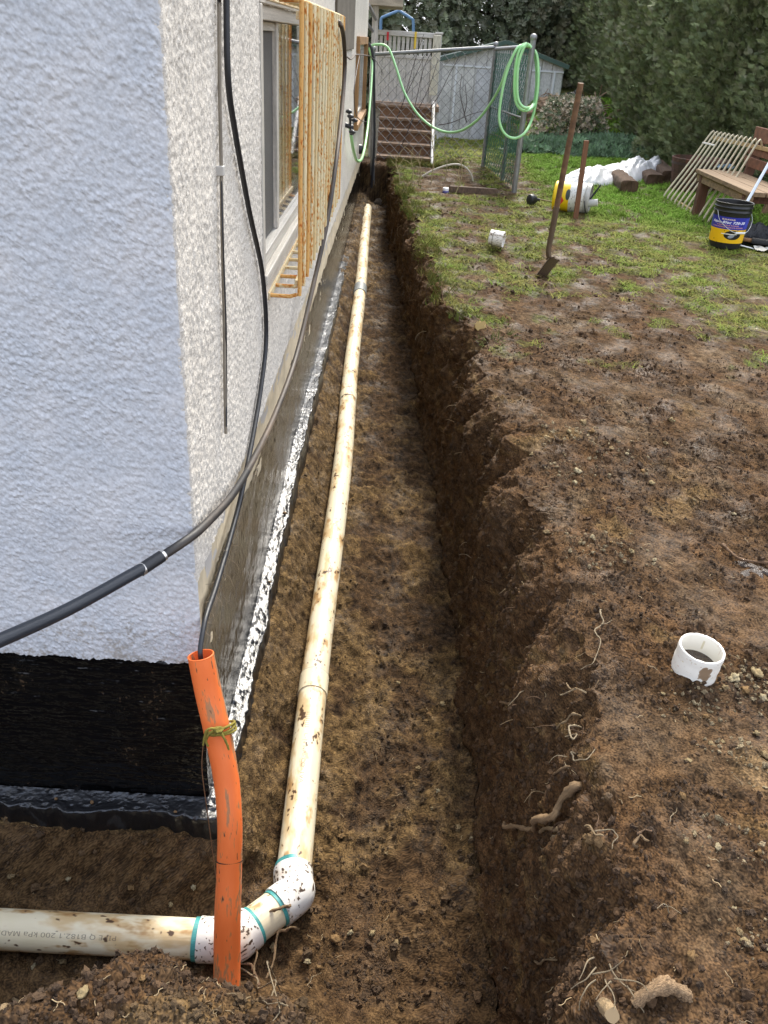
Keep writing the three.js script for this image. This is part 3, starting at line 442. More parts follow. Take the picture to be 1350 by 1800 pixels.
// straight pipe from a to b with the printed side turned by `spin`
function straight(a, b, r = PR, spin = 0, u0 = 0, sides = 36) {
  const L = a.distanceTo(b), g = new THREE.CylinderGeometry(r, r, L, sides, Math.max(1, Math.round(L / 0.2)), false); const uv = g.attributes.uv, nb = (sides + 1) * (Math.max(1, Math.round(L / 0.2)) + 1);
  for (let i = 0; i < nb; i++) { const u = uv.getX(i), v = uv.getY(i); uv.setXY(i, u0 + v * L / 2, u); }
  g.rotateY(spin); const d = b.clone().sub(a).normalize(); g.applyQuaternion(new THREE.Quaternion().setFromUnitVectors(V(0, 1, 0), d)); g.translate((a.x + b.x) / 2, (a.y + b.y) / 2, (a.z + b.z) / 2); return clean(g);
}
{
  const t = thing('drain_pipe', 'muddy cream plastic drain pipe with white elbows running along the trench', 'drain pipe', [-0.2, -0.89, -1.6]);
  const loc = g => (Array.isArray(g) ? mergeGeometries(g.map(clean)) : g).translate(0.2, 0.89, 1.6);
  const sl = -0.037, yb = -0.84 - 0.037 * 1.75;  // y = yb + sl * z
  const onP = (px, py) => atSlope(px, py, yb, sl);
  const A = V(-3.2, -0.835, -1.42), B = at(352, 1645, 'y', -0.84), B2 = at(412, 1645, 'y', -0.84), Cc = at(517, 1573, 'y', -0.84);
  B.z = B2.z = -1.435; A.z = -1.42; 
  const pts = [onP(514, 1505), onP(553, 1190), onP(592, 900), onP(604, 800), onP(616, 655), onP(633, 512), onP(640, 430), onP(646, 366)];
  const D0 = pts[0];
  part(t, 'pipe_section', loc(straight(A, B, PR, 2.2, 0.02)), pipeA, 'printed cream pipe under the front wall');
  const d1 = Cc.clone().sub(B2).normalize(), d2 = D0.clone().sub(Cc).normalize();
  // first 45 degree fitting, short nipple, second fitting
  const e1 = B2.clone().addScaledVector(d1, 0.062), e2 = Cc.clone().addScaledVector(d1, -0.062), e3 = Cc.clone().addScaledVector(d2, 0.085);
  const F = 0.0605;
  part(t, 'elbow', loc(tube([B.clone().add(V(0.0, 0, 0)), B.clone().lerp(B2, 0.6), B2, B2.clone().addScaledVector(d1, 0.035), e1], F, 24, 36)), fitMat, 'white elbow behind the orange conduit');
  part(t, 'pipe_nipple', loc(straight(e1.clone().addScaledVector(d1, -0.02), e2.clone().addScaledVector(d1, 0.02), PR, 1, 0.4)), pipeB);
  part(t, 'elbow', loc(tube([e2, Cc.clone().addScaledVector(d1, -0.03), Cc.clone().addScaledVector(d1, 0.004).addScaledVector(d2, 0.004), Cc.clone().addScaledVector(d2, 0.035), e3], F, 30, 36)), fitMat, 'white elbow at the trench corner');
  const ring = (p, d, w, r) => straight(p.clone().addScaledVector(d, -w / 2), p.clone().addScaledVector(d, w / 2), r, 0, 0, 36);
  const dl = B.clone().sub(A).normalize();
  part(t, 'cement_ring', loc(ring(B.clone().addScaledVector(dl, -0.006), dl, 0.016, F - 0.003)), teal);
  part(t, 'cement_ring', loc(ring(e1.clone().addScaledVector(d1, 0.004), d1, 0.014, F - 0.004)), teal);
  part(t, 'cement_ring', loc(ring(e2.clone().addScaledVector(d1, -0.004), d1, 0.014, F - 0.004)), teal);
  part(t, 'cement_ring', loc(ring(e3.clone().addScaledVector(d2, 0.006), d2, 0.022, F - 0.0045)), teal);
  // lengths of pipe along the wall, each with a belled joint
  const cut = [0, 1, 4, 5, 7], mats = [pipeN, pipeB, pipeB, pipeB];
  const cv = new THREE.CatmullRomCurve3([e3.clone().addScaledVector(d2, -0.02), ...pts.slice(1)], false, 'centripetal');
  const tt = [0, 0.092, 0.34, 0.545, 1];
  const zAt = z => { let lo = 0, hi = 1; for (let i = 0; i < 40; i++) { const m = (lo + hi) / 2; cv.getPointAt(m).z > z ? lo = m : hi = m; } return lo; };
  const j1 = zAt(pts[1].z), j2 = zAt(onP(614, 700).z), j3 = zAt(pts[5].z); const J = [0, j1, j2, j3, 1];
  for (let i = 0; i < 4; i++) {
    const q = []; for (let k = 0; k <= 8; k++) q.push(cv.getPointAt(mix(J[i], J[i + 1], k / 8)));
    const g = pipeTube(q, PR, 40, 36); const uv = g.attributes.uv; for (let k = 0; k < uv.count; k++) uv.setXY(k, uv.getX(k) + i * 0.3 + (i === 0 ? 0.22 : 0), uv.getY(k) + (i === 0 ? 0.28 : 0.15 * i));
    part(t, 'pipe_section', loc(g), mats[i]);
  }
  const bell = (u, w, r, m, n) => { const p = cv.getPointAt(u), d = cv.getTangentAt(u); part(t, n, loc(straight(p.clone().addScaledVector(d, -w / 2), p.clone().addScaledVector(d, w / 2), r, 0, 0.1, 36)), m); };
  bell(j1 - 0.006, 0.10, PR + 0.0035, pipeB, 'bell_joint'); bell(j1 - 0.006 + 0.052 / cv.getLength(), 0.004, PR + 0.0025, std({ color: lin(0.03, 0.12, 0.11), roughness: 0.5 }), 'cement_ring');
  bell(j2, 0.11, PR + 0.0035, pipeB, 'bell_joint'); bell(j2 + 0.056 / cv.getLength(), 0.004, PR + 0.0025, std({ color: lin(0.16, 0.12, 0.07), roughness: 0.6 }), 'cement_ring');
  bell(j3, 0.22, PR + 0.006, std({ color: lin(0.42, 0.46, 0.47), roughness: 0.5, map: rep(mottle, 2, 2) }), 'coupling');
}
// ------------------------------------------------------------------ orange conduit with its rope
{
  const P = [at(353, 1152, 'z', -1.70), at(366, 1215, 'z', -1.675), at(383, 1290, 'z', -1.63), at(398, 1370, 'z', -1.575), at(404, 1450, 'z', -1.51), at(403, 1530, 'z', -1.45), at(400, 1610, 'z', -1.385), at(399, 1690, 'z', -1.33), at(399, 1760, 'z', -1.275)];
  const t = thing('orange_conduit', 'bent orange plastic conduit standing up out of the trench by the house corner', 'conduit', [P[7].x, P[7].y, P[7].z]); const loc = g => g.translate(-P[7].x, -P[7].y, -P[7].z);
  const om = tex(512, 512, (u, v) => { const a = pf(u, v, 5, 5, 3), b = pf(u, v, 30, 3, 9); let c = m3([0.92, 0.44, 0.20], [0.96, 0.50, 0.25], 0.5 + a); c = m3(c, [0.60, 0.47, 0.34], 0.75 * sst(0.17, 0.34, a + 0.4 * b + 0.03 + 0.25 * sst(0.30, 0.42, v) * sst(0.6, 0.5, v))); return m3(c, [0.30, 0.20, 0.13], 0.8 * sst(0.44, 0.5, b + 0.2 * a)); }, true);
  const mat = std({ color: 0xffffff, map: om, roughness: 0.55, side: THREE.DoubleSide });
  const outer = tube(P, t => 0.0345 + 0.0012 * Math.sin(t * 9), 70, 36), inner = tube([P[0].clone().lerp(P[1], -0.001), P[0].clone().lerp(P[1], 0.5), P[1], P[2]], 0.0315, 20, 36);
  // open top: drop the start caps of both tubes and bridge the rim
  const uncap = (g, seg, sides, both) => { const ring = (seg + 1) * (sides + 1), id = Array.from(g.index.array); const keep = []; for (let i = 0; i < id.length; i += 3) { const m = Math.max(id[i], id[i + 1], id[i + 2]); if (m < ring || (!both && m >= ring + sides + 2)) keep.push(id[i], id[i + 1], id[i + 2]); } g.setIndex(keep); return g; };
  uncap(outer, 70, 36); uncap(inner, 20, 36, true);
  part(t, 'tube', loc(outer), mat); part(t, 'inner_wall', loc(inner), mat);
  const dir = P[1].clone().sub(P[0]).normalize(); const rimG = new THREE.TorusGeometry(0.033, 0.0021, 8, 40); rimG.applyQuaternion(new THREE.Quaternion().setFromUnitVectors(V(0, 0, 1), dir)); rimG.translate(P[0].x, P[0].y, P[0].z); part(t, 'rim', loc(clean(rimG)), std({ color: lin(0.85, 0.17, 0.03), roughness: 0.5 }));
  // dirt-filled crack round the lower length
  const cr0 = at(403, 1512, 'z', -1.465); const crack = new THREE.TorusGeometry(0.0345, 0.0016, 6, 40); crack.applyQuaternion(new THREE.Quaternion().setFromUnitVectors(V(0, 0, 1), V(0.05, -0.75, 0.55).normalize())); crack.translate(cr0.x, cr0.y, cr0.z); part(t, 'crack', loc(clean(crack)), std({ color: lin(0.05, 0.025, 0.015), roughness: 1 }));
  // yellow rope wound three times round and knotted
  const q = at(388, 1280, 'z', -1.632), ax = P[3].clone().sub(P[2]).normalize(), e1 = V(0, 0, 0).crossVectors(ax, V(0, 0, 1)).normalize(), e2 = V(0, 0, 0).crossVectors(ax, e1);
  const rope = thing('rope_tie', 'frayed yellow rope tied round the orange conduit', 'rope', [q.x, q.y, q.z]); const rl = g => g.translate(-q.x, -q.y, -q.z);
  const rp = []; for (let i = 0; i <= 42; i++) { const a = i / 42 * Math.PI * 6, r = 0.0385; rp.push(q.clone().addScaledVector(e1, r * Math.cos(a)).addScaledVector(e2, r * Math.sin(a)).addScaledVector(ax, (i / 42 - 0.5) * 0.018 + 0.004 * Math.sin(a * 1.3))); }
  const ropeMat = std({ color: lin(0.50, 0.42, 0.07), roughness: 0.9, map: rep(mottle, 20, 6), bumpMap: rep(fineNoise, 30, 2), bumpScale: 0.003 });
  part(rope, 'coil', rl(tube(rp, 0.0038, 160, 8, false, 0.2)), ropeMat);
  const kn = at(384, 1283, 'z', -1.585); part(rope, 'knot', rl(lump(5, 2, 0.5).scale(0.012, 0.009, 0.011).translate(kn.x, kn.y, kn.z)), ropeMat);
  for (const e of [[[386, 1285], [393, 1296], [400, 1310], [402, 1318]], [[380, 1284], [368, 1290], [362, 1302], [366, 1312]], [[380, 1281], [366, 1282], [360, 1294], [357, 1310]]]) part(rope, 'rope_end', rl(tube(e.map(([a, b], i) => at(a, b, 'z', -1.585 + i * 0.003)), s => 0.0042 * (1 - 0.35 * s), 16, 7, false, 0.3)), ropeMat);
  // thin brown twine hanging from the knot
  solo('twine', tube([[358, 1300], [355, 1350], [362, 1410], [370, 1470], [380, 1545]].map(([a, b], i) => at(a, b, 'z', -1.60 + i * 0.02)), 0.0014, 40, 5), std({ color: lin(0.16, 0.08, 0.035), roughness: 1 }), 'thin brown twine hanging beside the orange conduit', 'twine');
}
// ------------------------------------------------------------------ cables and hoses on the house
const blackPlastic = std({ color: lin(0.018, 0.019, 0.022), roughness: 0.45, bumpMap: rep(fineNoise, 4, 1), bumpScale: 0.0005 });
{
  const X = WX + 0.028;
  const pts = [[398, -90], [398, 0], [401, 140], [413, 230], [438, 370], [461, 480], [468, 590], [459, 680], [444, 770], [424, 870], [402, 955]].map(([a, b]) => at(a, b, 'x', X));
  pts.unshift(V(pts[0].x, 2.68, pts[0].z - 0.05), V(pts[0].x, 2.1, pts[0].z - 0.02));
  pts.push(at(380, 1030, 'z', -1.95), at(362, 1085, 'z', -1.80), at(352, 1140, 'z', -1.712), at(354, 1162, 'z', -1.70), at(360, 1195, 'z', -1.685), at(370, 1240, 'z', -1.66));
  const c = thing('black_cable', 'black power cable hanging down the side wall into the orange conduit', 'cable', [pts[8].x, pts[8].y, pts[8].z]);
  part(c, 'sheath', tube(pts, s => s > 0.93 ? 0.0068 : 0.0082, 200, 12).translate(-pts[8].x, -pts[8].y, -pts[8].z), blackPlastic);
  const wm = std({ color: lin(0.20, 0.15, 0.10), roughness: 0.8 });
  for (let i = 0; i < 26; i++) { // frayed fibres round the lower end
    const s = mix(0.85, 0.945, i / 26), cv = new THREE.CatmullRomCurve3(pts), p = cv.getPointAt(s), a = rr(0, 6.3), l = rr(0.03, 0.075); const o = [p.clone()]; let d = V(Math.cos(a) * 0.5 + 0.35, rr(-0.9, 0.5), Math.abs(Math.sin(a)) + 0.2).normalize(); for (let k = 1; k < 5; k++) { d.add(V(rr(-0.7, 0.7), rr(-0.7, 0.6), rr(-0.4, 0.6))).normalize(); o.push(o[k - 1].clone().addScaledVector(d, l / 4)); }
    part(c, 'fibre', tube(o, q => 0.0009 * (1 - 0.4 * q), 8, 4).translate(-pts[8].x, -pts[8].y, -pts[8].z), wm);
  }
}
{ // grey-black hose from the left, round the corner and up over the grille
  const near = [at(-120, 1178, 'z', -1.16), at(-10, 1130, 'z', -1.27), at(120, 1071, 'z', -1.44), at(255, 997, 'z', -1.63)];
  const far = [at(330, 948, 'z', -1.735), at(365, 918, 'z', -1.85)].concat([[410, 868, 0.045], [447, 805, 0.045], [487, 720, 0.05], [521, 625, 0.065], [551, 500, 0.10], [575, 390, 0.14], [590, 290, 0.158], [600, 200, 0.160], [606, 120, 0.160], [604, 66, 0.160], [598, 42, 0.150], [590, 38, 0.12]].map(([a, b, o]) => at(a, b, 'x', WX + o)));
  const o = near[3]; const h = thing('hose', 'grey black hose slung round the house corner and up over the rusty grille', 'hose', [o.x, o.y, o.z]); const loc = g => g.translate(-o.x, -o.y, -o.z);
  const hoseGrey = std({ color: lin(1, 1, 1), map: tex(512, 64, (u, v) => { const a = pf(u, v, 8, 4, 5, 2); return m3([0.13, 0.125, 0.125], [0.45, 0.385, 0.32], clamp(0.45 + 0.9 * a + 0.25 * pf(u, v, 60, 2, 2, 8) + (u < 0.18 ? -0.4 : 0.12))); }, true), roughness: 0.55 });
  part(h, 'black_length', loc(tube(near, 0.0145, 60, 20)), std({ color: lin(0.022, 0.026, 0.033), roughness: 0.42, bumpMap: rep(fineNoise, 3, 1), bumpScale: 0.0006 }), 'thick black length of hose');
  const g = tube([near[3], ...far], 0.0112, 170, 18); const L = g.attributes.uv.getX(170 * 19); const uv = g.attributes.uv; for (let i = 0; i < uv.count; i++) uv.setXY(i, Math.min(0.97, uv.getX(i) / L), uv.getY(i)); part(h, 'grey_length', loc(g), hoseGrey, 'greying length of hose along the wall');
  const d = far[0].clone().sub(near[3]).normalize(), steel = std({ color: lin(0.72, 0.70, 0.66), metalness: 0.9, roughness: 0.28 });
  part(h, 'coupler', loc(straight(near[3].clone().addScaledVector(d, -0.004), near[3].clone().addScaledVector(d, 0.05), 0.0152, 0, 0, 24)), blackPlastic);
  for (const s of [-0.010, 0.052]) part(h, 'hose_clamp', loc(straight(near[3].clone().addScaledVector(d, s - 0.005), near[3].clone().addScaledVector(d, s + 0.005), s < 0 ? 0.0160 : 0.0146, 0, 0, 24)), steel);
}
{ // thin grey conduit down the side wall
  const pts = [[383, -80], [385, 0], [386, 150], [389, 300], [391, 430], [394, 560], [395, 660], [397, 762]].map(([a, b], i) => at(a, b, 'x', WX + 0.024 + 0.002 * Math.sin(i * 2.1)));
  pts.unshift(V(pts[0].x, 2.68, pts[0].z));
  const c = thing('wall_conduit', 'thin beige grey conduit clipped down the side wall beside the black cable', 'conduit', [pts[8].x, pts[8].y, pts[8].z]); const loc = g => g.translate(-pts[8].x, -pts[8].y, -pts[8].z);
  part(c, 'pipe', loc(tube(pts, 0.0048, 80, 10)), std({ color: lin(0.34, 0.30, 0.24), roughness: 0.6, map: rep(mottle, 3, 1) }));
  const p = pts[4]; part(c, 'clip', loc(bx(WX + 0.01, p.x + 0.008, p.y - 0.012, p.y + 0.012, p.z - 0.012, p.z + 0.012, 0.003)), std({ color: lin(0.5, 0.48, 0.44), roughness: 0.5 }));
  part(c, 'wire', loc(tube([pts[4], at(392, 420, 'x', WX + 0.03), at(397, 560, 'x', WX + 0.03), at(398, 640, 'x', WX + 0.026), at(398, 750, 'x', WX + 0.03)], 0.0022, 40, 6)), blackPlastic);
}
// ------------------------------------------------------------------ green hose, tap, wires at the far end of the wall
const limeMat = phy({ color: lin(0.40, 0.76, 0.34), roughness: 0.4, clearcoat: 0.3 });
{
  const tapP = at(616, 226, 'x', WX + 0.06), o = at(902, 240, 'z', -9.9);
  const pts = [tapP, at(618, 245, 'x', WX + 0.07), at(622, 268, 'x', WX + 0.08), at(628, 283, 'x', WX + 0.09), at(637, 276, 'x', WX + 0.10), at(645, 235, 'z', -10.6), at(651, 170, 'z', -11.2), at(654, 110, 'z', -11.7), at(650, 84, 'z', -11.78), at(664, 78, 'z', -11.78), at(682, 84, 'z', -11.75), at(695, 115, 'z', -11.6), at(712, 165, 'z', -11.4), at(738, 205, 'z', -11.2), at(772, 229, 'z', -11.0), at(806, 231, 'z', -10.75), at(838, 212, 'z', -10.5), at(862, 182, 'z', -10.3), at(880, 150, 'z', -10.1), at(893, 115, 'z', -9.98), at(910, 86, 'z', -9.83), at(926, 77, 'z', -9.80), at(934, 84, 'z', -9.80)];
  const h = thing('garden_hose', 'lime green garden hose looped from the wall tap to the fence post', 'hose', [o.x, o.y, o.z]); const loc = g => g.translate(-o.x, -o.y, -o.z);
  part(h, 'run', loc(tube(pts, 0.0145, 240, 10)), limeMat);
  const loops = [[[934, 82], [912, 82], [896, 112], [886, 145], [879, 185], [878, 215], [888, 236], [905, 243], [922, 234], [934, 212], [942, 180], [946, 140], [944, 100], [936, 84]], [[930, 80], [916, 84], [907, 110], [904, 150], [907, 180], [917, 193], [930, 193], [941, 180], [946, 150], [945, 105], [936, 84]], [[928, 76], [920, 86], [911, 115], [909, 160], [914, 182], [926, 190], [938, 182], [943, 150], [942, 110], [937, 90]]];
  loops.forEach((l, k) => part(h, 'loop', loc(tube(l.map(([a, b]) => at(a, b, 'z', a > 932 ? -9.93 - 0.02 * k : -9.80 + 0.03 * k)), 0.0145, 110, 10)), limeMat));
  const tp = thing('wall_tap', 'black wall tap with splitter valves below the small wood trimmed window', 'tap', [tapP.x, tapP.y, tapP.z]);
  const bk = std({ color: lin(0.03, 0.03, 0.032), roughness: 0.4 });
  part(tp, 'body', [rod(V(-0.06, 0.03, 0), V(0.02, 0.01, 0), 0.02), rod(V(0.01, 0.02, 0), V(0.015, -0.05, 0.01), 0.017)], bk);
  for (const [a, b, cc] of [[0.0, 0.10, 0.05], [0.03, 0.06, -0.09], [-0.02, 0.13, -0.04], [0.02, -0.02, 0.06]]) part(tp, 'valve_handle', [lump(9, 1, 0.3).scale(0.03, 0.022, 0.03).translate(a, b, cc), rod(V(0, 0.01, 0), V(a, b, cc), 0.008)], bk);
  const bl = [[648, 76], [654, 90], [657, 130], [658, 200], [658, 250], [655, 300], [653, 330]].map(([a, b]) => at(a, b, 'z', -11.72)); solo('hanging_cable', tube(bl, 0.016, 60, 8), blackPlastic, 'black cable hanging down beside the fence post at the trench end', 'cable');
  solo('wire_loop', tube([[632, 98], [626, 130], [622, 170], [628, 205], [645, 214], [664, 205], [676, 175], [676, 140], [664, 112], [650, 98]].map(([a, b]) => at(a, b, 'x', WX + (a < 650 ? 0.10 : 0.10 + (a - 650) * 0.004))), 0.004, 80, 6), std({ color: lin(0.06, 0.045, 0.04), roughness: 0.6 }), 'thin dark wire hanging in a loop by the small window', 'wire');
  solo('wall_wire', tube([[604, 96], [610, 100], [617, 104], [624, 97], [632, 96], [655, 99]].map(([a, b]) => at(a, b, 'x', WX + 0.05)), 0.006, 40, 6), std({ color: lin(0.16, 0.13, 0.11), roughness: 0.7 }), 'short brown wire strung across the far side wall', 'wire');
  const vp = at(631, 262, 'x', WX + 0.03); const vent = thing('wall_vent', 'small black round vent low on the far side wall', 'vent', [vp.x, vp.y, vp.z]); part(vent, 'hood', [lathe([[0.001, 0.05], [0.04, 0.05], [0.05, 0.03], [0.055, 0]], 20).rotateZ(-Math.PI / 2)], bk);
}
// ------------------------------------------------------------------ things on the lawn
const yAt = (x, z) => gAt(x, z);
const ground = (px, py) => { let p = at(px, py, 'y', 0); for (let i = 0; i < 4; i++) p = at(px, py, 'y', yAt(p.x, p.z)); return p; };
{ // shovel standing in the soil
  const b = ground(948, 486), zt = b.z + 0.10, s = thing('shovel', 'long handled shovel standing upright with its blade in the soil', 'shovel', [b.x, b.y, b.z]); const loc = g => g.translate(-b.x, -b.y, -b.z);
  const top = at(1021, 146, 'z', zt), neck = at(964, 440, 'z', b.z + 0.015), mid = at(977, 372, 'z', b.z + 0.03);
  part(s, 'handle', loc(tube([top, top.clone().lerp(mid, 0.35), top.clone().lerp(mid, 0.7), mid], 0.0195, 30, 12)), woodMat(lin(0.30, 0.17, 0.085), 0.75));
  const steel = std({ color: lin(0.20, 0.14, 0.09), metalness: 0.35, roughness: 0.6, map: rep(mottle, 3, 3) });
  part(s, 'socket', loc(tube([mid.clone().lerp(neck, -0.12), mid.clone().lerp(neck, 0.5), neck, at(965, 452, 'z', b.z + 0.01)], q => 0.022 - 0.004 * q, 20, 12)), steel);
  // pointed, dished blade
  const bl = sheet((u, v) => { const w = 0.105 * (v < 0.45 ? 1 : Math.sqrt(Math.max(0.002, 1 - Math.pow((v - 0.45) / 0.55, 2)))), x = (u - 0.5) * 2 * w; return [x, -v * 0.30, 0.03 * Math.pow((u - 0.5) * 2, 2) + 0.02 * v * v, u, v]; }, 16, 18); const bk = bl.clone().translate(0, 0, -0.003); const m = mergeGeometries([bl, bk]);
  const p0 = at(969, 452, 'z', b.z + 0.015); m.rotateX(0.15); m.rotateY(1.0); m.rotateZ(-0.42); m.translate(p0.x, p0.y, p0.z); part(s, 'blade', loc(m), std({ color: lin(0.17, 0.11, 0.065), metalness: 0.3, roughness: 0.65, map: rep(soilMap, 2, 2) }));
  part(s, 'tread', loc(bar(at(960, 455, 'z', b.z), at(975, 452, 'z', b.z + 0.03), 0.02, 0.012)), steel);
}
{ // wooden stake
  const b = ground(1012, 384), t = at(1031, 247, 'z', b.z); const s = thing('wooden_stake', 'thin reddish wooden stake driven in beside the yellow bucket', 'stake', [b.x, b.y, b.z]);
  part(s, 'post', bar(b.clone().add(V(0, -0.12, 0)), t, 0.045, 0.035, 0.003, V(0, 0, 1)).translate(-b.x, -b.y, -b.z), woodMat(lin(0.36, 0.17, 0.085)));
}
// label canvas for buckets
const bucketBody = (r0, r1, h) => lathe([[0.001, 0.004], [r0 * 0.96, 0.004], [r0, 0.012], [mix(r0, r1, 0.8), h * 0.80], [r1 + 0.006, h * 0.80], [r1 + 0.006, h * 0.82], [mix(r0, r1, 0.88), h * 0.83], [mix(r0, r1, 0.9), h * 0.89], [r1 + 0.008, h * 0.895], [r1 + 0.008, h * 0.91], [r1 * 0.985, h * 0.92], [r1, h * 0.985], [r1 + 0.006, h], [r1 - 0.004, h], [r1 - 0.006, h * 0.98], [r0 - 0.004, 0.02], [0.001, 0.02]], 56);
const wireMat = std({ color: lin(0.55, 0.55, 0.52), metalness: 0.9, roughness: 0.35 });
{ // tipped bucket, yellow band, white foot
  const p = ground(1000, 372); const r = 0.145, h = 0.36, x0 = p.x - 0.05;
  const t = thing('tipped_bucket', 'yellow and white plastic bucket lying on its side in the grass', 'bucket', [p.x, p.y, p.z]);
  const lab = canvasTex(1024, 512, (c, w, hh) => { c.fillStyle = '#d9dad2'; c.fillRect(0, 0, w, hh); c.fillStyle = '#edc614'; c.fillRect(0, 0, w, hh * 0.52); c.fillStyle = '#d23b2b'; for (const x of [110, 450, 790]) { c.save(); c.translate(x + 80, 120); c.rotate(0.78); c.fillRect(-52, -52, 104, 104); c.restore(); } c.fillStyle = '#f2e6e0'; for (const x of [110, 450, 790]) { c.save(); c.translate(x + 80, 120); c.rotate(0.3); c.fillRect(-38, -10, 76, 18); c.restore(); } c.fillStyle = '#33423f'; for (const x of [60, 400, 740]) { c.beginPath(); c.ellipse(x + 60, 245, 62, 36, 0, 0, 7); c.fill(); } c.fillStyle = 'rgba(90,85,70,0.8)'; const q = mulberry(9); for (let i = 0; i < 260; i++) { c.fillRect(q() * w, 270 + q() * 240, 3 + q() * 16, 2 + q() * 7); } });
  const body = lathe([[0.001, 0], [r * 0.93, 0], [r * 0.95, 0.01], [r, h * 0.86]], 48); const bm = new THREE.Group();
  const rim = lathe([[r, h * 0.862], [r + 0.01, h * 0.865], [r + 0.01, h * 0.885], [r * 0.99, h * 0.89], [r, h], [r - 0.006, h], [r - 0.008, 0.02], [0.001, 0.02]], 48);
  // bucket lies with its axis along x (mouth to the right), a little towards the camera
  const put = g => { const uv = g.attributes.uv; g.rotateZ(-Math.PI / 2); g.rotateY(-0.32); g.translate(-0.17, r + 0.003, 0.0); return g; };
  const ub = body.attributes.uv; for (let i = 0; i < ub.count; i++) ub.setXY(i, ub.getX(i), 1 - clamp(body.attributes.position.getY(i) / (h * 0.86)));
  part(t, 'body', put(body.rotateY(1.1)), std({ map: lab, roughness: 0.5 })); part(t, 'rim', put(rim), std({ color: lin(0.62, 0.62, 0.58), roughness: 0.5, map: rep(mottle, 2, 2) }));
  part(t, 'handle', put(tube([V(0, h * 0.88, r + 0.012), V(0.10, h * 0.95, r * 0.75), V(0.155, h * 1.0, 0), V(0.10, h * 0.95, -r * 0.75), V(0, h * 0.88, -r - 0.012)], 0.004, 40, 6)), blackPlastic);
  const k = thing('paint_roller', 'white paint roller stuck in the mouth of the tipped bucket', 'paint roller', [p.x + 0.20, p.y + 0.12, p.z + 0.06]);
  part(k, 'roller', rod(V(-0.06, -0.02, 0.02), V(0.05, 0.0, 0.05), 0.035, 16), std({ color: lin(0.6, 0.58, 0.52), roughness: 0.9 })); part(k, 'handle', rod(V(-0.02, 0.02, 0), V(0.06, 0.16, 0), 0.009), blackPlastic);
}
{ // round black brush on a thin stick
  const p = ground(928, 361), t = thing('brush', 'round black brush with a thin stick lying on the grass', 'brush', [p.x, p.y, p.z]);
  part(t, 'head', lathe([[0.001, 0], [0.045, 0], [0.055, 0.015], [0.052, 0.05], [0.03, 0.09], [0.015, 0.10], [0.014, 0.13]], 24).rotateX(-Math.PI / 2).rotateY(-1.15).translate(0, 0.055, 0), blackPlastic);
  part(t, 'stick', rod(V(0.10, 0.06, -0.05), V(0.32, 0.03, -0.10), 0.007), woodMat(lin(0.5, 0.42, 0.24)));
}
{ // short white pipe offcut on the grass
  const p = ground(872, 433), t = thing('pipe_offcut', 'short cream pipe offcut lying on the grass beside the trench', 'pipe offcut', [p.x, p.y, p.z]);
  const g = lathe([[0.057, -0.055], [0.060, -0.055], [0.060, 0.055], [0.057, 0.055], [0.054, 0.05], [0.054, -0.05], [0.057, -0.055]], 40).rotateZ(Math.PI / 2 - 0.05).rotateY(-0.35).translate(0, 0.060, 0); part(t, 'tube', g, fitMat);
  part(t, 'groove', lathe([[0.0606, -0.002], [0.0611, 0], [0.0606, 0.002]], 40).rotateZ(Math.PI / 2 - 0.05).rotateY(-0.35).translate(-0.025, 0.060, 0.009), std({ color: lin(0.10, 0.09, 0.06), roughness: 0.8 }));
}
{ // white ring (pipe coupling) with muddy water in it
  const p = ground(1219, 1176), t = thing('pipe_coupling', 'white plastic pipe coupling ring standing on the bare soil, muddy inside', 'pipe coupling', [p.x, p.y, p.z]);
  const R = 0.0575, pr = []; for (let i = 0; i <= 8; i++) pr.push([R + 0.0008 * Math.sin(i * 2), -0.012 + i * 0.0105]);
  const g = lathe([...pr, [R - 0.001, 0.0735], [R - 0.0045, 0.0735], [R - 0.0055, 0.071], [R - 0.0055, -0.012]], 64); const q = g.attributes.position; for (let i = 0; i < q.count; i++) if (q.getY(i) > 0.069) q.setY(i, q.getY(i) + 0.0012 * N3(q.getX(i) * 70, 1, q.getZ(i) * 70));
  const ringMap = canvasTex(1024, 256, (c, w, h) => { c.fillStyle = '#ebe7db'; c.fillRect(0, 0, w, h); const k = mulberry(3); for (let i = 0; i < 240; i++) { c.fillStyle = `rgba(${120 + k() * 60},${95 + k() * 50},${70 + k() * 40},${0.1 + k() * 0.3})`; c.fillRect(k() * w, k() * h, 2 + k() * 14, 1 + k() * 6); } c.fillStyle = 'rgba(140,118,94,0.75)'; for (let i = 0; i < 60; i++) { c.beginPath(); c.ellipse(612 + (k() - 0.5) * 60, 160 + (k() - 0.5) * 70, 6 + k() * 16, 6 + k() * 14, k() * 3, 0, 7); c.fill(); } });
  g.rotateY(2.55); const gg = part(t, 'ring', g, phy({ color: 0xffffff, map: ringMap, roughness: 0.45 })); t.rotation.set(0.06, 0, -0.05);
  const mud = new THREE.CircleGeometry(R - 0.005, 40).rotateX(-Math.PI / 2).translate(0, 0.020, 0); part(t, 'muddy_water', clean(mud), phy({ color: lin(0.055, 0.034, 0.02), roughness: 0.16, bumpMap: rep(fineNoise, 0.6, 0.6), bumpScale: 0.012 }));
}
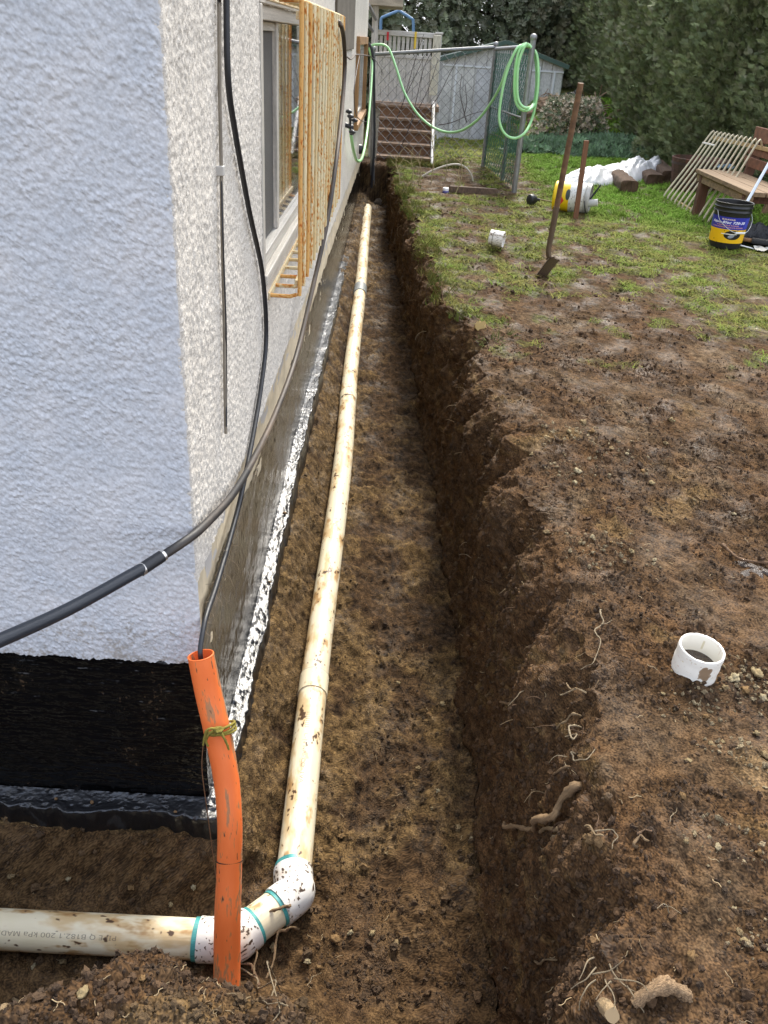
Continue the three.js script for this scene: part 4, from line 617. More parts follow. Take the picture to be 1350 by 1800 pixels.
{ // wet puddled patch with water film on the soil at the right
  const p = ground(1322, 1000); const g = sheet((u, v) => { const a = u * Math.PI * 2, r = v * (0.05 + 0.02 * Math.sin(a * 3 + 1) + 0.014 * Math.sin(a * 5)); const x = p.x + 0.02 + r * Math.cos(a) * 1.2, z = p.z + r * Math.sin(a) * 0.9; return [x, p.y + 0.002 + 0.0015 * N3(x * 90, 0, z * 90) - 0.012 * v * v * v, z, x, z]; }, 60, 16);
  const m = part(scene, 'puddle', g, phy({ color: lin(0.05, 0.032, 0.02), roughness: 0.3, bumpMap: rep(fineNoise, 10, 10), bumpScale: 0.006 })); m.userData.kind = 'structure';
}
{ // bundled white plastic sheet
  const A = ground(985, 322), B = ground(1165, 305), n = 150, m = 60; const t = thing('plastic_sheet', 'crumpled white plastic sheet heaped in front of the hedge', 'plastic sheet', [mix(A.x, B.x, 0.5), A.y, mix(A.z, B.z, 0.5)]);
  const prof = [[0, 0.02], [0.12, 0.16], [0.3, 0.24], [0.45, 0.22], [0.6, 0.30], [0.75, 0.33], [0.82, 0.26], [0.9, 0.31], [0.97, 0.16], [1, 0.02]]; const hh = u => { for (let i = 0; i < prof.length - 1; i++) if (u <= prof[i + 1][0]) { const q = (u - prof[i][0]) / (prof[i + 1][0] - prof[i][0]); return mix(prof[i][1], prof[i + 1][1], q * q * (3 - 2 * q)); } return 0; };
  const g = sheet((u, v) => { const c = A.clone().lerp(B, u), wdt = 0.10 + 0.45 * Math.sin(Math.PI * clamp(u * 0.96 + 0.04)); const s = (v - 0.5) * 2; let x = c.x + 0.10 * s * wdt, z = c.z + s * wdt * 0.9; const f = 1 - s * s; let y = hh(u) * Math.pow(Math.max(0, f), 0.7); const fold = 0.05 * (0.5 + 0.5 * N3(u * 5 + v, v * 1.6, 1)) + 0.03 * Math.abs(N3(u * 9 - v * 3, v * 3, 4)) + 0.006 * Math.abs(N3(u * 24, v * 9, 2)); y = y * 0.62 + (0.35 * fold + 0.010 * Math.sin(u * 46 + 5 * N3(u * 3, v * 3, 2)) + 0.006 * Math.sin(v * 24 + u * 30)) * (0.3 + 0.8 * f); return [x, Math.max(yAt(c.x, c.z) - 0.01, yAt(c.x, c.z) + y), z, u * 2, v]; }, n, m);
  g.translate(-t.position.x, -t.position.y, -t.position.z); part(t, 'sheet', g, phy({ color: lin(0.80, 0.79, 0.78), roughness: 0.4, transmission: 0.35, thickness: 0, side: THREE.DoubleSide }));
}
// old timber blocks
function timber(px0, py0, px1, py1, w, h, label, tw) {
  const a = ground(px0, py0), b = ground(px1, py1); const t = thing('timber_block', label, 'timber', [mix(a.x, b.x, .5), mix(a.y, b.y, .5), mix(a.z, b.z, .5)], undefined);
  const L = a.distanceTo(b); let g = new THREE.BoxGeometry(w, h, L, 8, 6, 22); g = clean(g); const p = g.attributes.position; for (let i = 0; i < p.count; i++) { const x = p.getX(i), y = p.getY(i), z = p.getZ(i), e = fbm3(x * 9, y * 9, z * 5 + tw, 3) * 0.03, c = 1 - 0.12 * Math.pow(Math.abs(2 * x / w) * Math.abs(2 * y / h), 4); p.setXYZ(i, x * c * (1 + e * 4), y * c * (1 + e * 4), z + e); } g.computeVertexNormals();
  g.rotateY(Math.atan2(b.x - a.x, b.z - a.z)); g.translate(0, h / 2 - 0.01, 0); part(t, 'beam', g, std({ color: lin(0.16, 0.095, 0.055), roughness: 0.95, map: grainTex, bumpMap: grainTex, bumpScale: 0.01 }));
}
timber(1080, 318, 1104, 340, 0.20, 0.15, 'dark old timber block lying on the grass in front of the plastic sheet', 1);
timber(1122, 308, 1150, 327, 0.22, 0.14, 'rotten brown timber block lying beside the other timbers by the hedge', 5);
timber(1150, 300, 1175, 322, 0.20, 0.16, 'lighter split timber block lying closest to the half barrel', 9);
{ // half barrel planter behind the leaning grille
  const p = ground(1215, 338), t = thing('half_barrel', 'brown wooden half barrel planter behind the leaning bars', 'planter', [p.x + 0.1, p.y, p.z - 0.2]); const R = 0.33, H = 0.36;
  for (let i = 0; i < 22; i++) { const a = i / 22 * Math.PI * 2, c = Math.cos(a), s = Math.sin(a); part(t, 'stave', bar(V(c * R * 0.82, 0, s * R * 0.82), V(c * R, H, s * R), 0.022, 0.094, 0.004, V(-s, 0, c)), woodMat(lin(0.13 + 0.03 * (i % 3), 0.075, 0.045))); }
  for (const [y, r] of [[0.09, 0.30], [0.30, 0.335]]) part(t, 'hoop', clean(new THREE.CylinderGeometry(r + 0.004, r, 0.03, 40, 1, true).translate(0, y, 0)), std({ color: lin(0.09, 0.06, 0.05), metalness: 0.6, roughness: 0.6, side: THREE.DoubleSide }));
  part(t, 'soil', clean(new THREE.CylinderGeometry(R * 0.92, R * 0.84, 0.24, 30).translate(0, 0.15, 0)), clodMat);
}
{ // garden bench, facing the lawn
  const sy = 0.42, P0 = at(1228, 300, 'y', sy), P1 = at(1312, 337, 'y', sy); // front edge of the seat, far end to near end
  const ax = P1.clone().sub(P0); ax.y = 0; const Lb = 1.45; ax.normalize(); const bk = V(-ax.z, 0, ax.x); if (bk.x < 0) bk.multiplyScalar(-1); const o = P0.clone(); o.y = yAt(P0.x, P0.z);
  const t = thing('garden_bench', 'weathered wooden garden bench with slatted back in front of the hedge', 'bench', [o.x, o.y, o.z]); const S = (a, b, y) => V(0, 0, 0).addScaledVector(ax, a).addScaledVector(bk, b).setY(y);
  const w1 = woodMat(lin(0.42, 0.29, 0.17)), w2 = woodMat(lin(0.34, 0.155, 0.082)), w3 = woodMat(lin(0.22, 0.10, 0.06));
  for (let i = 0; i < 3; i++) part(t, 'seat_slat', bar(S(-0.05, 0.06 + i * 0.155, sy), S(Lb, 0.06 + i * 0.155, sy), 0.145, 0.04, 0.006), w1);
  for (const [y, h, q] of [[0.55, 0.09, 0.45], [0.66, 0.09, 0.465], [0.80, 0.13, 0.485]]) part(t, 'back_slat', bar(S(-0.02, q, y), S(Lb + 0.03, q, y), 0.028, h, 0.006), w2);
  for (const a of [0.10, Lb - 0.15]) { part(t, 'leg', bar(S(a, 0.05, -0.03), S(a, 0.05, sy - 0.02), 0.09, 0.09, 0.006, ax), w3); part(t, 'leg', bar(S(a, 0.40, -0.03), S(a, 0.53, 0.86), 0.09, 0.05, 0.006, ax), w3); part(t, 'seat_bearer', bar(S(a, 0.0, sy - 0.055), S(a, 0.5, sy - 0.055), 0.05, 0.07, 0.004), w3); }
  part(t, 'apron', bar(S(-0.03, 0.02, sy - 0.055), S(Lb, 0.02, sy - 0.055), 0.03, 0.07, 0.004), w1);
  const rg = at(1277, 293, 'y', o.y + sy + 0.04); const rag = sheet((u, v) => { const a = (u - .5) * 0.16, b = (v - .5) * 0.12; return [rg.x + a, o.y + sy + 0.022 + 0.05 * Math.abs(N3(a * 22, b * 22, 3)) * (1 - Math.pow(2 * u - 1, 4)) + 0.004, rg.z + b, u, v]; }, 24, 20); solo('rag', rag, std({ color: lin(0.30, 0.42, 0.55), roughness: 0.9, map: rep(mottle, 4, 4) }), 'pale blue rag left on the bench seat', 'rag');
}
{ // second window grille, leaning on the bench
  const b0 = ground(1166, 348), b1 = ground(1243, 394), t0 = at(1252, 231, 'z', b0.z - 0.15), t1 = at(1334, 247, 'z', b1.z - 0.15); const t = thing('leaning_grille', 'cream painted window grille of round bars leaning against the bench', 'window grille', [b0.x, b0.y, b0.z]);
  const cream = std({ color: lin(0.84, 0.76, 0.54), roughness: 0.6, map: rep(mottle, 4, 4) }); const n = 12; const off = t0.clone().sub(b0);
  const rustC = std({ color: lin(0.72, 0.50, 0.24), roughness: 0.75, map: rep(mottle, 6, 6) });
  const E = b1.clone().sub(b0), back = V(0.07, -0.07, -0.05);
  for (let i = 0; i < n; i++) { const a = b0.clone().addScaledVector(E, i / (n - 1)).sub(b0), c = a.clone().add(off).add(t1.clone().sub(b1).sub(off).multiplyScalar(i / (n - 1))); part(t, 'bar', tube([a.clone().add(V(0.09, 0.0, -0.06)), a.clone().add(V(0.03, -0.005, -0.02)), a.clone().add(V(0.01, 0.04, -0.005)), a.clone().lerp(c, 0.5), a.clone().lerp(c, 0.955), c.clone().add(V(0.02, 0.0, -0.01)), c.clone().add(back)], 0.0105, 30, 8), i % 3 ? cream : cream); }
  const c0 = off.clone().add(back), c1 = t1.clone().sub(b0).add(back); part(t, 'rail', bar(c0.clone().add(V(-0.01, 0, 0)), c1.clone().lerp(c0, -0.25), 0.03, 0.035, 0.003), rustC); part(t, 'rail', bar(V(0.09, 0.005, -0.06), E.clone().add(V(0.09, 0.005, -0.06)).addScaledVector(E, 0.06), 0.03, 0.02, 0.003), rustC);
  const m0 = V(0, 0, 0).lerp(off, 0.86), m1 = E.clone().lerp(t1.clone().sub(b0), 0.86); part(t, 'bracket', bar(m0.clone().add(V(-0.01, -0.02, -0.01)), m0.clone().lerp(m1, 0.26).add(V(0, -0.02, -0.01)), 0.035, 0.015, 0.003), std({ color: lin(0.7, 0.66, 0.6), roughness: 0.5 }));
}
{ // black pail with blue and yellow label
  const p = ground(1272, 434), t = thing('pail', 'black pail of foundation coating with blue and yellow label', 'bucket', [p.x, p.y, p.z]); const r0 = 0.13, r1 = 0.15, h = 0.37;
  const lab = canvasTex(1024, 512, (c, w, hh) => {
    c.fillStyle = '#f2bd12'; c.fillRect(0, 0, w, hh); c.fillStyle = '#2b2f9a'; c.fillRect(0, 0, w, hh * 0.47);
    c.textAlign = 'center';
    for (const x of [256, 768]) { c.fillStyle = '#f2d6b0'; c.font = 'bold 38px sans-serif'; c.fillText('BAKOR', x, 60); c.fillStyle = '#ffffff'; c.font = 'italic bold 66px sans-serif'; c.fillText('Aqua-Bloc 720-38', x, 128, 330); c.fillStyle = '#e2a48a'; c.font = 'bold 32px sans-serif'; c.fillText('FOUNDATION', x, 172); c.fillText('COATING EMULSION', x, 212);
      c.fillStyle = '#3c46b4'; c.fillRect(x + 180, 20, 90, 200); c.fillStyle = '#17181c'; c.beginPath(); c.ellipse(x + 70, 350, 84, 92, 0, 0, 7); c.fill(); c.fillStyle = '#9aa0a8'; c.beginPath(); c.ellipse(x + 60, 370, 26, 44, 0.5, 0, 7); c.fill(); c.fillStyle = '#f5efe0'; c.fillRect(x - 40, 322, 150, 16); c.fillStyle = '#17181c'; c.beginPath(); c.ellipse(x - 225, 340, 26, 60, 0.4, 0, 7); c.fill(); }
    const q = mulberry(4); c.fillStyle = 'rgba(12,12,12,0.85)'; for (let i = 0; i < 40; i++) c.fillRect(q() * w, q() * hh, 3 + q() * 9, 3 + q() * 22);
  });
  const blk = std({ color: lin(0.012, 0.012, 0.013), roughness: 0.35, side: THREE.DoubleSide }); part(t, 'body', bucketBody(r0, r1, h), blk);
  const lg = new THREE.CylinderGeometry(mix(r0, r1, 0.72) + 0.003, mix(r0, r1, 0.14) + 0.003, h * 0.56, 56, 1, true).translate(0, h * 0.43, 0).rotateY(4.0); part(t, 'label', clean(lg), std({ map: lab, roughness: 0.4, side: THREE.DoubleSide }));
  part(t, 'handle', tube([V(-r1 - 0.008, h * 0.82, 0.02), V(-r1 - 0.002, h * 0.62, 0.08), V(-0.08, h * 0.44, 0.155), V(0, h * 0.395, 0.175), V(0.08, h * 0.44, 0.155), V(r1 + 0.002, h * 0.62, 0.08), V(r1 + 0.008, h * 0.82, 0.02)], 0.0028, 50, 6), wireMat); part(t, 'grip', rod(V(-0.045, h * 0.40, 0.170), V(0.045, h * 0.40, 0.170), 0.009), std({ color: lin(0.75, 0.74, 0.7), roughness: 0.4 }));
  t.rotation.y = 0.25;
  const pa = at(1350, 290, 'z', p.z - 0.3), pb = V(p.x + 0.06, p.y + 0.20, p.z - 0.03); solo('metal_pole', rod(pb, pb.clone().lerp(pa, 1.5), 0.014, 14), std({ color: lin(0.55, 0.58, 0.62), metalness: 0.7, roughness: 0.35 }), 'silver metal pole leaning out of the black pail', 'pole');
}
{ // tar tray with rollers and newspaper
  const p = ground(1322, 432), t = thing('roller_tray', 'black tar covered roller tray lying beside the pail', 'tray', [p.x, p.y, p.z]); const tar = phy({ color: lin(0.010, 0.010, 0.011), roughness: 0.28, bumpMap: rep(fineNoise, 3, 3), bumpScale: 0.01 });
  part(t, 'tray', sheet((u, v) => { const a = (u - 0.5) * 2, b = (v - 0.5) * 2, rim = Math.max(Math.abs(a), Math.abs(b)); return [a * 0.27, 0.03 + 0.10 * sst(0.7, 1, rim) * (b < -0.4 ? 1.2 : 0.4) + 0.02 * N3(a * 3, b * 3, 2) * 1 + 0.008 * N3(a * 12, b * 12, 2), b * 0.20 - 0.05, u, v]; }, 50, 40), tar);
  const r = thing('tar_roller', 'tar soaked paint roller with wooden handle lying across the tray', 'paint roller', [p.x, p.y, p.z]); part(r, 'handle', rod(V(-0.20, 0.075, 0.13), V(-0.08, 0.07, 0.145), 0.016, 12), woodMat(lin(0.36, 0.20, 0.09))); part(r, 'sleeve', rod(V(-0.08, 0.07, 0.145), V(0.24, 0.055, 0.17), 0.026, 14), tar);
  part(r, 'frame', rod(V(-0.19, 0.03, 0.16), V(-0.06, 0.012, 0.21), 0.008), wireMat);
  const nw = sheet((u, v) => { const a = (u - 0.35) * 0.5, b = (v - 0.5) * 0.16; return [p.x + 0.10 + a, p.y + 0.016 + 0.03 * Math.abs(N3(a * 9, b * 12, 5)), p.z + 0.22 + b, u, v]; }, 40, 16); solo('paper_scrap', nw, std({ color: lin(0.68, 0.67, 0.62), roughness: 0.85, map: rep(mottle, 3, 3), side: THREE.DoubleSide }), 'crumpled white paper under the tar covered tray', 'paper');
}
{ // sawn plank trestle and loop of white hose at the edge
  const p = ground(1335, 378), t = thing('wooden_trestle', 'low wooden trestle standing beside the bench', 'trestle', [p.x + 0.08, p.y, p.z]); const w = woodMat(lin(0.36, 0.22, 0.11));
  part(t, 'top', bar(V(-0.02, 0.26, 0), V(0.6, 0.24, 0.18), 0.16, 0.04, 0.005), w); for (const a of [0.0, 0.5]) part(t, 'leg', bar(V(a - 0.07, -0.02, 0.05 + a * 0.3), V(a, 0.25, a * 0.3), 0.05, 0.05, 0.004, V(0, 0, 1)), w);
  const h = [[1321, 372], [1324, 360], [1333, 348], [1345, 338], [1356, 334]].map(([a, b]) => at(a, b, 'z', p.z - 0.15)); solo('white_tubing', tube(h, 0.012, 30, 8), std({ color: lin(0.7, 0.68, 0.6), roughness: 0.5 }), 'curved length of white tubing beside the trestle', 'tubing');
}
// ------------------------------------------------------------------ chain link fence
const galv = std({ color: lin(0.42, 0.43, 0.44), metalness: 0.55, roughness: 0.5, map: rep(mottle, 3, 3) });
{
  const L = at(655, 352, 'z', -11.9), LT = at(656, 86, 'z', -11.9), Bk = at(849, 290, 'z', -11.9), BT = at(872, 78, 'z', -11.9), F = at(903, 340, 'z', -9.9), FT = at(938, 66, 'z', -9.9);
  const t = thing('chain_link_fence', 'galvanised chain link fence with corner posts across the trench end', 'fence', [Bk.x, 0, Bk.z]); const o = V(Bk.x, 0, Bk.z), loc = g => g.translate(-o.x, 0, -o.z);
  Bk.x = BT.x; F.x = FT.x;
  const post = (b, tp, r, n = 'post') => { const g = [rod(b.clone().add(V(0, -0.15, 0)), tp, r, 16), new THREE.SphereGeometry(r * 1.25, 16, 10).translate(tp.x, tp.y, tp.z)].map(clean); part(t, n, loc(mergeGeometries(g)), galv); };
  post(L, LT, 0.030); post(V(Bk.x, -0.05, Bk.z), BT, 0.026); post(V(F.x, -0.02, F.z), FT, 0.030);
  part(t, 'top_rail', loc(rod(LT.clone().add(V(0, -0.06, 0)), BT.clone().add(V(0, -0.03, 0)), 0.021, 12)), galv); part(t, 'top_rail', loc(rod(BT.clone().add(V(0, -0.05, 0)), FT.clone().add(V(0, -0.08, 0)), 0.021, 12)), galv);
  const M1 = at(895, 105, 'z', -10.6), M0 = at(878, 316, 'z', -10.6); M0.x = M1.x = mix(Bk.x, F.x, 0.6); M1.z = M0.z = mix(Bk.z, F.z, 0.6); part(t, 'brace_post', loc(rod(V(M0.x + 0.02, -0.04, M0.z), V(M1.x + 0.02, 1.38, M1.z), 0.022, 12)), galv);
  part(t, 'gate_rail', loc(rod(V(Bk.x + 0.02, 0.72, Bk.z + 0.05), V(F.x, 0.74, F.z), 0.012, 8)), galv);
  // woven diamonds: zigzag wires hooked side by side
  const weave = (A, B, y0, y1, step, r, mat, name) => { const n = Math.round(Math.hypot(B.x - A.x, B.z - A.z) / step), rows = Math.round((y1 - y0) / (step)); const gs = []; const ln = Math.hypot(B.x - A.x, B.z - A.z), nx = -(B.z - A.z) / ln, nz = (B.x - A.x) / ln; for (let i = 0; i < n; i++) { const pts = []; for (let k = 0; k <= rows; k++) { const u = (i + ((k + i) % 2 ? 1.04 : -0.04)) / n; pts.push(V(mix(A.x, B.x, u) + nx * 0.003 * (k % 2 ? 1 : -1), mix(y0, y1, k / rows) + (mix(A.y, B.y, u)), mix(A.z, B.z, u) + nz * 0.003 * (k % 2 ? 1 : -1))); } gs.push(zig(pts, r)); } part(t, name, loc(mergeGeometries(gs)), mat); };
  function zig(pts, r) { const pos = [], nor = [], uv = [], idx = []; for (let i = 0; i < pts.length - 1; i++) { const a = pts[i], b = pts[i + 1], d = b.clone().sub(a).normalize(), e = V(0, 0, 0).crossVectors(d, V(0.3, 0.1, 1)).normalize(), f = V(0, 0, 0).crossVectors(d, e), s = pos.length / 3; for (const p of [a, b]) for (let k = 0; k < 3; k++) { const q = k * 2.094, n = e.clone().multiplyScalar(Math.cos(q)).addScaledVector(f, Math.sin(q)); pos.push(p.x + n.x * r, p.y + n.y * r, p.z + n.z * r); nor.push(n.x, n.y, n.z); uv.push(k, 0); } for (let k = 0; k < 3; k++) { const l = (k + 1) % 3; idx.push(s + k, s + l, s + 3 + k, s + l, s + 3 + l, s + 3 + k); } } const g = new THREE.BufferGeometry(); g.setAttribute('position', new THREE.Float32BufferAttribute(pos, 3)); g.setAttribute('normal', new THREE.Float32BufferAttribute(nor, 3)); g.setAttribute('uv', new THREE.Float32BufferAttribute(uv, 2)); g.setIndex(idx); return g; }
  const wm = std({ color: lin(0.20, 0.20, 0.20), metalness: 0.5, roughness: 0.5 });
  weave(V(L.x, 0, L.z), V(Bk.x, 0.12, Bk.z), 0.0, 1.26, 0.062, 0.0036, wm, 'wire_mesh'); weave(V(Bk.x, 0, Bk.z), V(F.x, 0, F.z), 0.02, 1.4, 0.062, 0.0032, std({ color: lin(0.05, 0.16, 0.11), roughness: 0.8 }), 'wire_mesh');
  // green windbreak netting on the side run: fine strips woven up and down
  const net = []; const nn = 90; for (let i = 0; i < nn; i++) { const u = (i + 0.5) / nn, x = mix(Bk.x, F.x, u) + 0.02, z = mix(Bk.z, F.z, u); net.push(sheet((a, b) => { const y = mix(0.03, 1.33, b); return [x + 0.006 * Math.sin(b * 160 + i * 1.6) + 0.004 * N3(i, b * 9, 1), y, z + (a - 0.5) * 0.020 + 0.004 * N3(i * 3, b * 14, 2), a, b]; }, 1, 60)); } part(t, 'windbreak_netting', loc(mergeGeometries(net)), phy({ color: lin(0.045, 0.15, 0.10), roughness: 1, specularIntensity: 0.1, side: THREE.DoubleSide }), 'green windbreak netting');
  const cb = thing('concrete_stub', 'lump of old concrete round the fence post foot in the trench end', 'concrete', [L.x, L.y, L.z]); part(cb, 'lump', lump(61, 3, 0.4).scale(0.15, 0.10, 0.12).translate(0.04, -0.06, 0.0), std({ color: lin(0.22, 0.17, 0.12), roughness: 0.95, map: rep(soilMap, 2, 2) }));
}
// ------------------------------------------------------------------ porch stairs
{
  const t = thing('porch_stairs', 'brown wooden stairs climbing to a white railed porch behind the fence', 'stairs', [0.1, -0.35, -12.6]); const loc = g => g.translate(-0.1, 0.35, 12.6);
  const plank = c => std({ color: c, roughness: 0.85, map: rep(mottle, 1.3, 0.4) }), wd = [plank(lin(0.24, 0.13, 0.07)), plank(lin(0.21, 0.115, 0.065)), plank(lin(0.26, 0.145, 0.08))], nose = plank(lin(0.30, 0.20, 0.13)), wht = std({ color: lin(0.80, 0.80, 0.78), roughness: 0.6, map: rep(mottle, 1.5, 1.5) });
  const ys = [-0.209, -0.052, 0.093, 0.251, 0.383, 0.542], xl = -0.28, xr = 0.50;
  for (let i = 0; i < 6; i++) { const z = -12.6 - 0.26 * i, y = ys[i], y0 = i ? ys[i - 1] : -0.42; part(t, 'tread', loc(bx(xl, xr, y - 0.032, y, z - 0.27, z + 0.02, 0.005)), nose); part(t, 'riser', loc(bx(xl + 0.002, xr - 0.002, y0 - 0.002, y - 0.033, z - 0.03, z - 0.008)), wd[i % 3]); }
  for (const x of [xr + 0.004]) part(t, 'stringer', loc(bar(V(x + 0.02, -0.40, -12.5), V(x + 0.02, 0.52, -14.05), 0.04, 0.24, 0.004)), wht);
  part(t, 'landing', loc(bx(-0.45, 0.62, 0.46, 0.54, -15.2, -14.175, 0.004)), nose);
  part(t, 'skirt', loc(bx(-0.44, 0.60, -0.4, 0.455, -14.34, -14.30)), wht);
  // solid lower boards and pickets of the porch rail
  const zr = -14.6; for (let i = 0; i < 8; i++) part(t, 'rail_board', loc(bx(-0.42 + i * 0.125, -0.42 + (i + 1) * 0.125 - 0.006, 0.545, 1.18, zr - 0.012, zr + 0.012 + (i % 2) * 0.002)), wht);
  for (let i = 0; i < 15; i++) part(t, 'picket', loc(bx(-0.42 + i * 0.068, -0.42 + i * 0.068 + 0.046, 1.20, 1.44, zr - 0.012, zr + 0.012, 0.003)), wht);
  part(t, 'handrail', loc(bx(-0.45, 0.58, 1.445, 1.515, zr - 0.05, zr + 0.05, 0.008)), wht); part(t, 'mid_rail', loc(bx(-0.44, 0.575, 1.155, 1.199, zr - 0.03, zr + 0.03, 0.004)), wht);
  part(t, 'newel_post', loc([bx(0.50, 0.59, 0.545, 1.50, zr - 0.045 + 0.1, zr + 0.045 + 0.1, 0.006), bx(0.485, 0.605, 1.502, 1.53, zr - 0.06 + 0.1, zr + 0.06 + 0.1, 0.006)].reduce((a, b) => mergeGeometries([a, b]))), wht);
  const sr = at(769, 62, 'z', -13.7), sb = at(768, 168, 'z', -13.2); part(t, 'stair_rail', loc(bx(sr.x - 0.055, sr.x + 0.055, sb.y - 0.02, sr.y, -13.75, -13.60, 0.008)), std({ color: lin(0.80, 0.77, 0.64), roughness: 0.6, map: rep(mottle, 2, 2) }));
  const pp = at(660, 45, 'z', -14.0); part(t, 'porch_post', loc(bx(pp.x - 0.05, pp.x + 0.04, 0.545, 1.84, -14.05, -13.95, 0.006)), wht);
  const c0 = at(625, 10, 'z', -13.8), c1 = at(708, 13, 'z', -13.8); part(t, 'canopy', loc(bx(c0.x - 0.3, c1.x, 1.80, 2.0, -15.2, -13.7, 0.006)), std({ color: lin(0.52, 0.46, 0.36), roughness: 0.7, map: rep(mottle, 1, 1) }));
  for (const [a, b, c, d] of [[620, 5, 655, 55], [648, 8, 660, 34]]) part(t, 'brace', loc(rod(at(a, b, 'z', -12.6), at(c, d, 'z', -13.9), 0.022, 8)), std({ color: lin(0.25, 0.25, 0.26), roughness: 0.5 }));
  for (const [px, col, l] of [[682, lin(0.62, 0.03, 0.04), 'red ribbon tied to the white porch railing'], [731, lin(0.75, 0.52, 0.05), 'yellow ribbon tied to the white porch railing']]) { const p = at(px, 56, 'z', zr + 0.07), q = at(px, px < 700 ? 71 : 86, 'z', zr + 0.07); solo('ribbon', bx(p.x - 0.016, p.x + 0.016, q.y, p.y, zr + 0.058, zr + 0.064), std({ color: col, roughness: 0.7 }), l, 'ribbon'); }
}
{ // blue tube frame behind the porch
  const z = -16.2; solo('blue_frame', tube([[669, 60], [670, 34], [674, 30], [699, 20], [703, 20], [722, 32], [726, 36], [727, 62]].map(([a, b]) => at(a, b, 'z', z)), 0.024, 60, 8), std({ color: lin(0.10, 0.20, 0.34), roughness: 0.5 }), 'blue arched tube frame behind the white porch railing', 'frame');
}
// ------------------------------------------------------------------ metal shed
{
  const z = -17, t = thing('garden_shed', 'pale grey metal garden shed with dark green roof edge beyond the fence', 'shed', [1.83, -0.2, z]); const loc = g => g.translate(-1.83, 0.2, -z);
  const sm = std({ color: lin(0.64, 0.66, 0.67), roughness: 0.5, metalness: 0.1, map: rep(mottle, 0.8, 0.8) }), tr = std({ color: lin(0.045, 0.085, 0.065), roughness: 0.6 }), rb = std({ color: lin(0.60, 0.62, 0.63), roughness: 0.45 });
  const xl = 0.75, xr = 2.93, pk = 1.84, ye = 1.17, yp = 1.46, gable = x => x < pk ? mix(ye, yp, (x - xl) / (pk - xl)) : mix(yp, ye, (x - pk) / (xr - pk));
  // corrugated panels, one by one
  const n = 11; for (let i = 0; i < n; i++) { const a = mix(xl, xr, i / n), b = mix(xl, xr, (i + 1) / n); part(t, 'panel', loc(sheet((u, v) => { const x = mix(a, b, u); return [x, mix(-0.25, gable(x) - 0.02, v), z + (u < 0.06 || u > 0.94 ? 0 : 0.012), u * 0.2, v]; }, 16, 4)), sm); }
  for (const px of [945, 972, 800]) { const x = at(px, 150, 'z', z).x; part(t, 'rib', loc(bx(x - 0.018, x + 0.018, -0.22, gable(x) - 0.16, z + 0.013, z + 0.03, 0.004)), rb); }
  part(t, 'gable_trim', loc(bx(xl, xr, ye - 0.13, ye - 0.10, z + 0.013, z + 0.028, 0.004)), rb);
  const dx0 = at(835, 150, 'z', z).x, dx1 = at(905, 150, 'z', z).x; const d = part(t, 'door', loc(bx(dx0, dx1, -0.2, 1.02, z + 0.013, z + 0.032, 0.006)), std({ color: lin(0.60, 0.63, 0.68), roughness: 0.5, map: rep(mottle, 0.7, 0.7) })); part(d, 'handle', loc(bx(dx1 - 0.08, dx1 - 0.055, 0.4, 0.52, z + 0.032, z + 0.06, 0.004)), wireMat);
  part(t, 'wall', loc(mergeGeometries([bx(xl, xl + 0.02, -0.25, ye, z - 1.8, z - 0.001), bx(xr - 0.02, xr, -0.25, ye, z - 1.8, z - 0.001), bx(xl, xr, -0.25, ye, z - 1.82, z - 1.8)])), sm);
  for (const s of [0, 1]) { const a = s ? V(xr + 0.07, ye - 0.03, 0) : V(xl - 0.07, ye - 0.03, 0), b = V(pk, yp + 0.01, 0); const g = sheet((u, v) => { const x = mix(a.x, b.x, u), y = mix(a.y, b.y, u); return [x, y + 0.006 * Math.sin(v * 90), mix(z + 0.08, z - 1.9, v), u, v]; }, 2, 60); part(t, 'roof', loc(g), std({ color: lin(0.16, 0.19, 0.17), roughness: 0.6, side: THREE.DoubleSide })); part(t, 'roof_edge', loc(bar(V(a.x, a.y, z + 0.09), V(b.x, b.y, z + 0.09), 0.03, 0.07, 0.004)), tr); }
}
// ------------------------------------------------------------------ roots
const rootMats = [lin(0.38, 0.25, 0.13), lin(0.50, 0.36, 0.20), lin(0.30, 0.18, 0.10), lin(0.60, 0.48, 0.31)].map(c => std({ color: c, roughness: 0.85, map: rep(mottle, 5, 2), bumpMap: rep(fineNoise, 12, 3), bumpScale: 0.003 }));
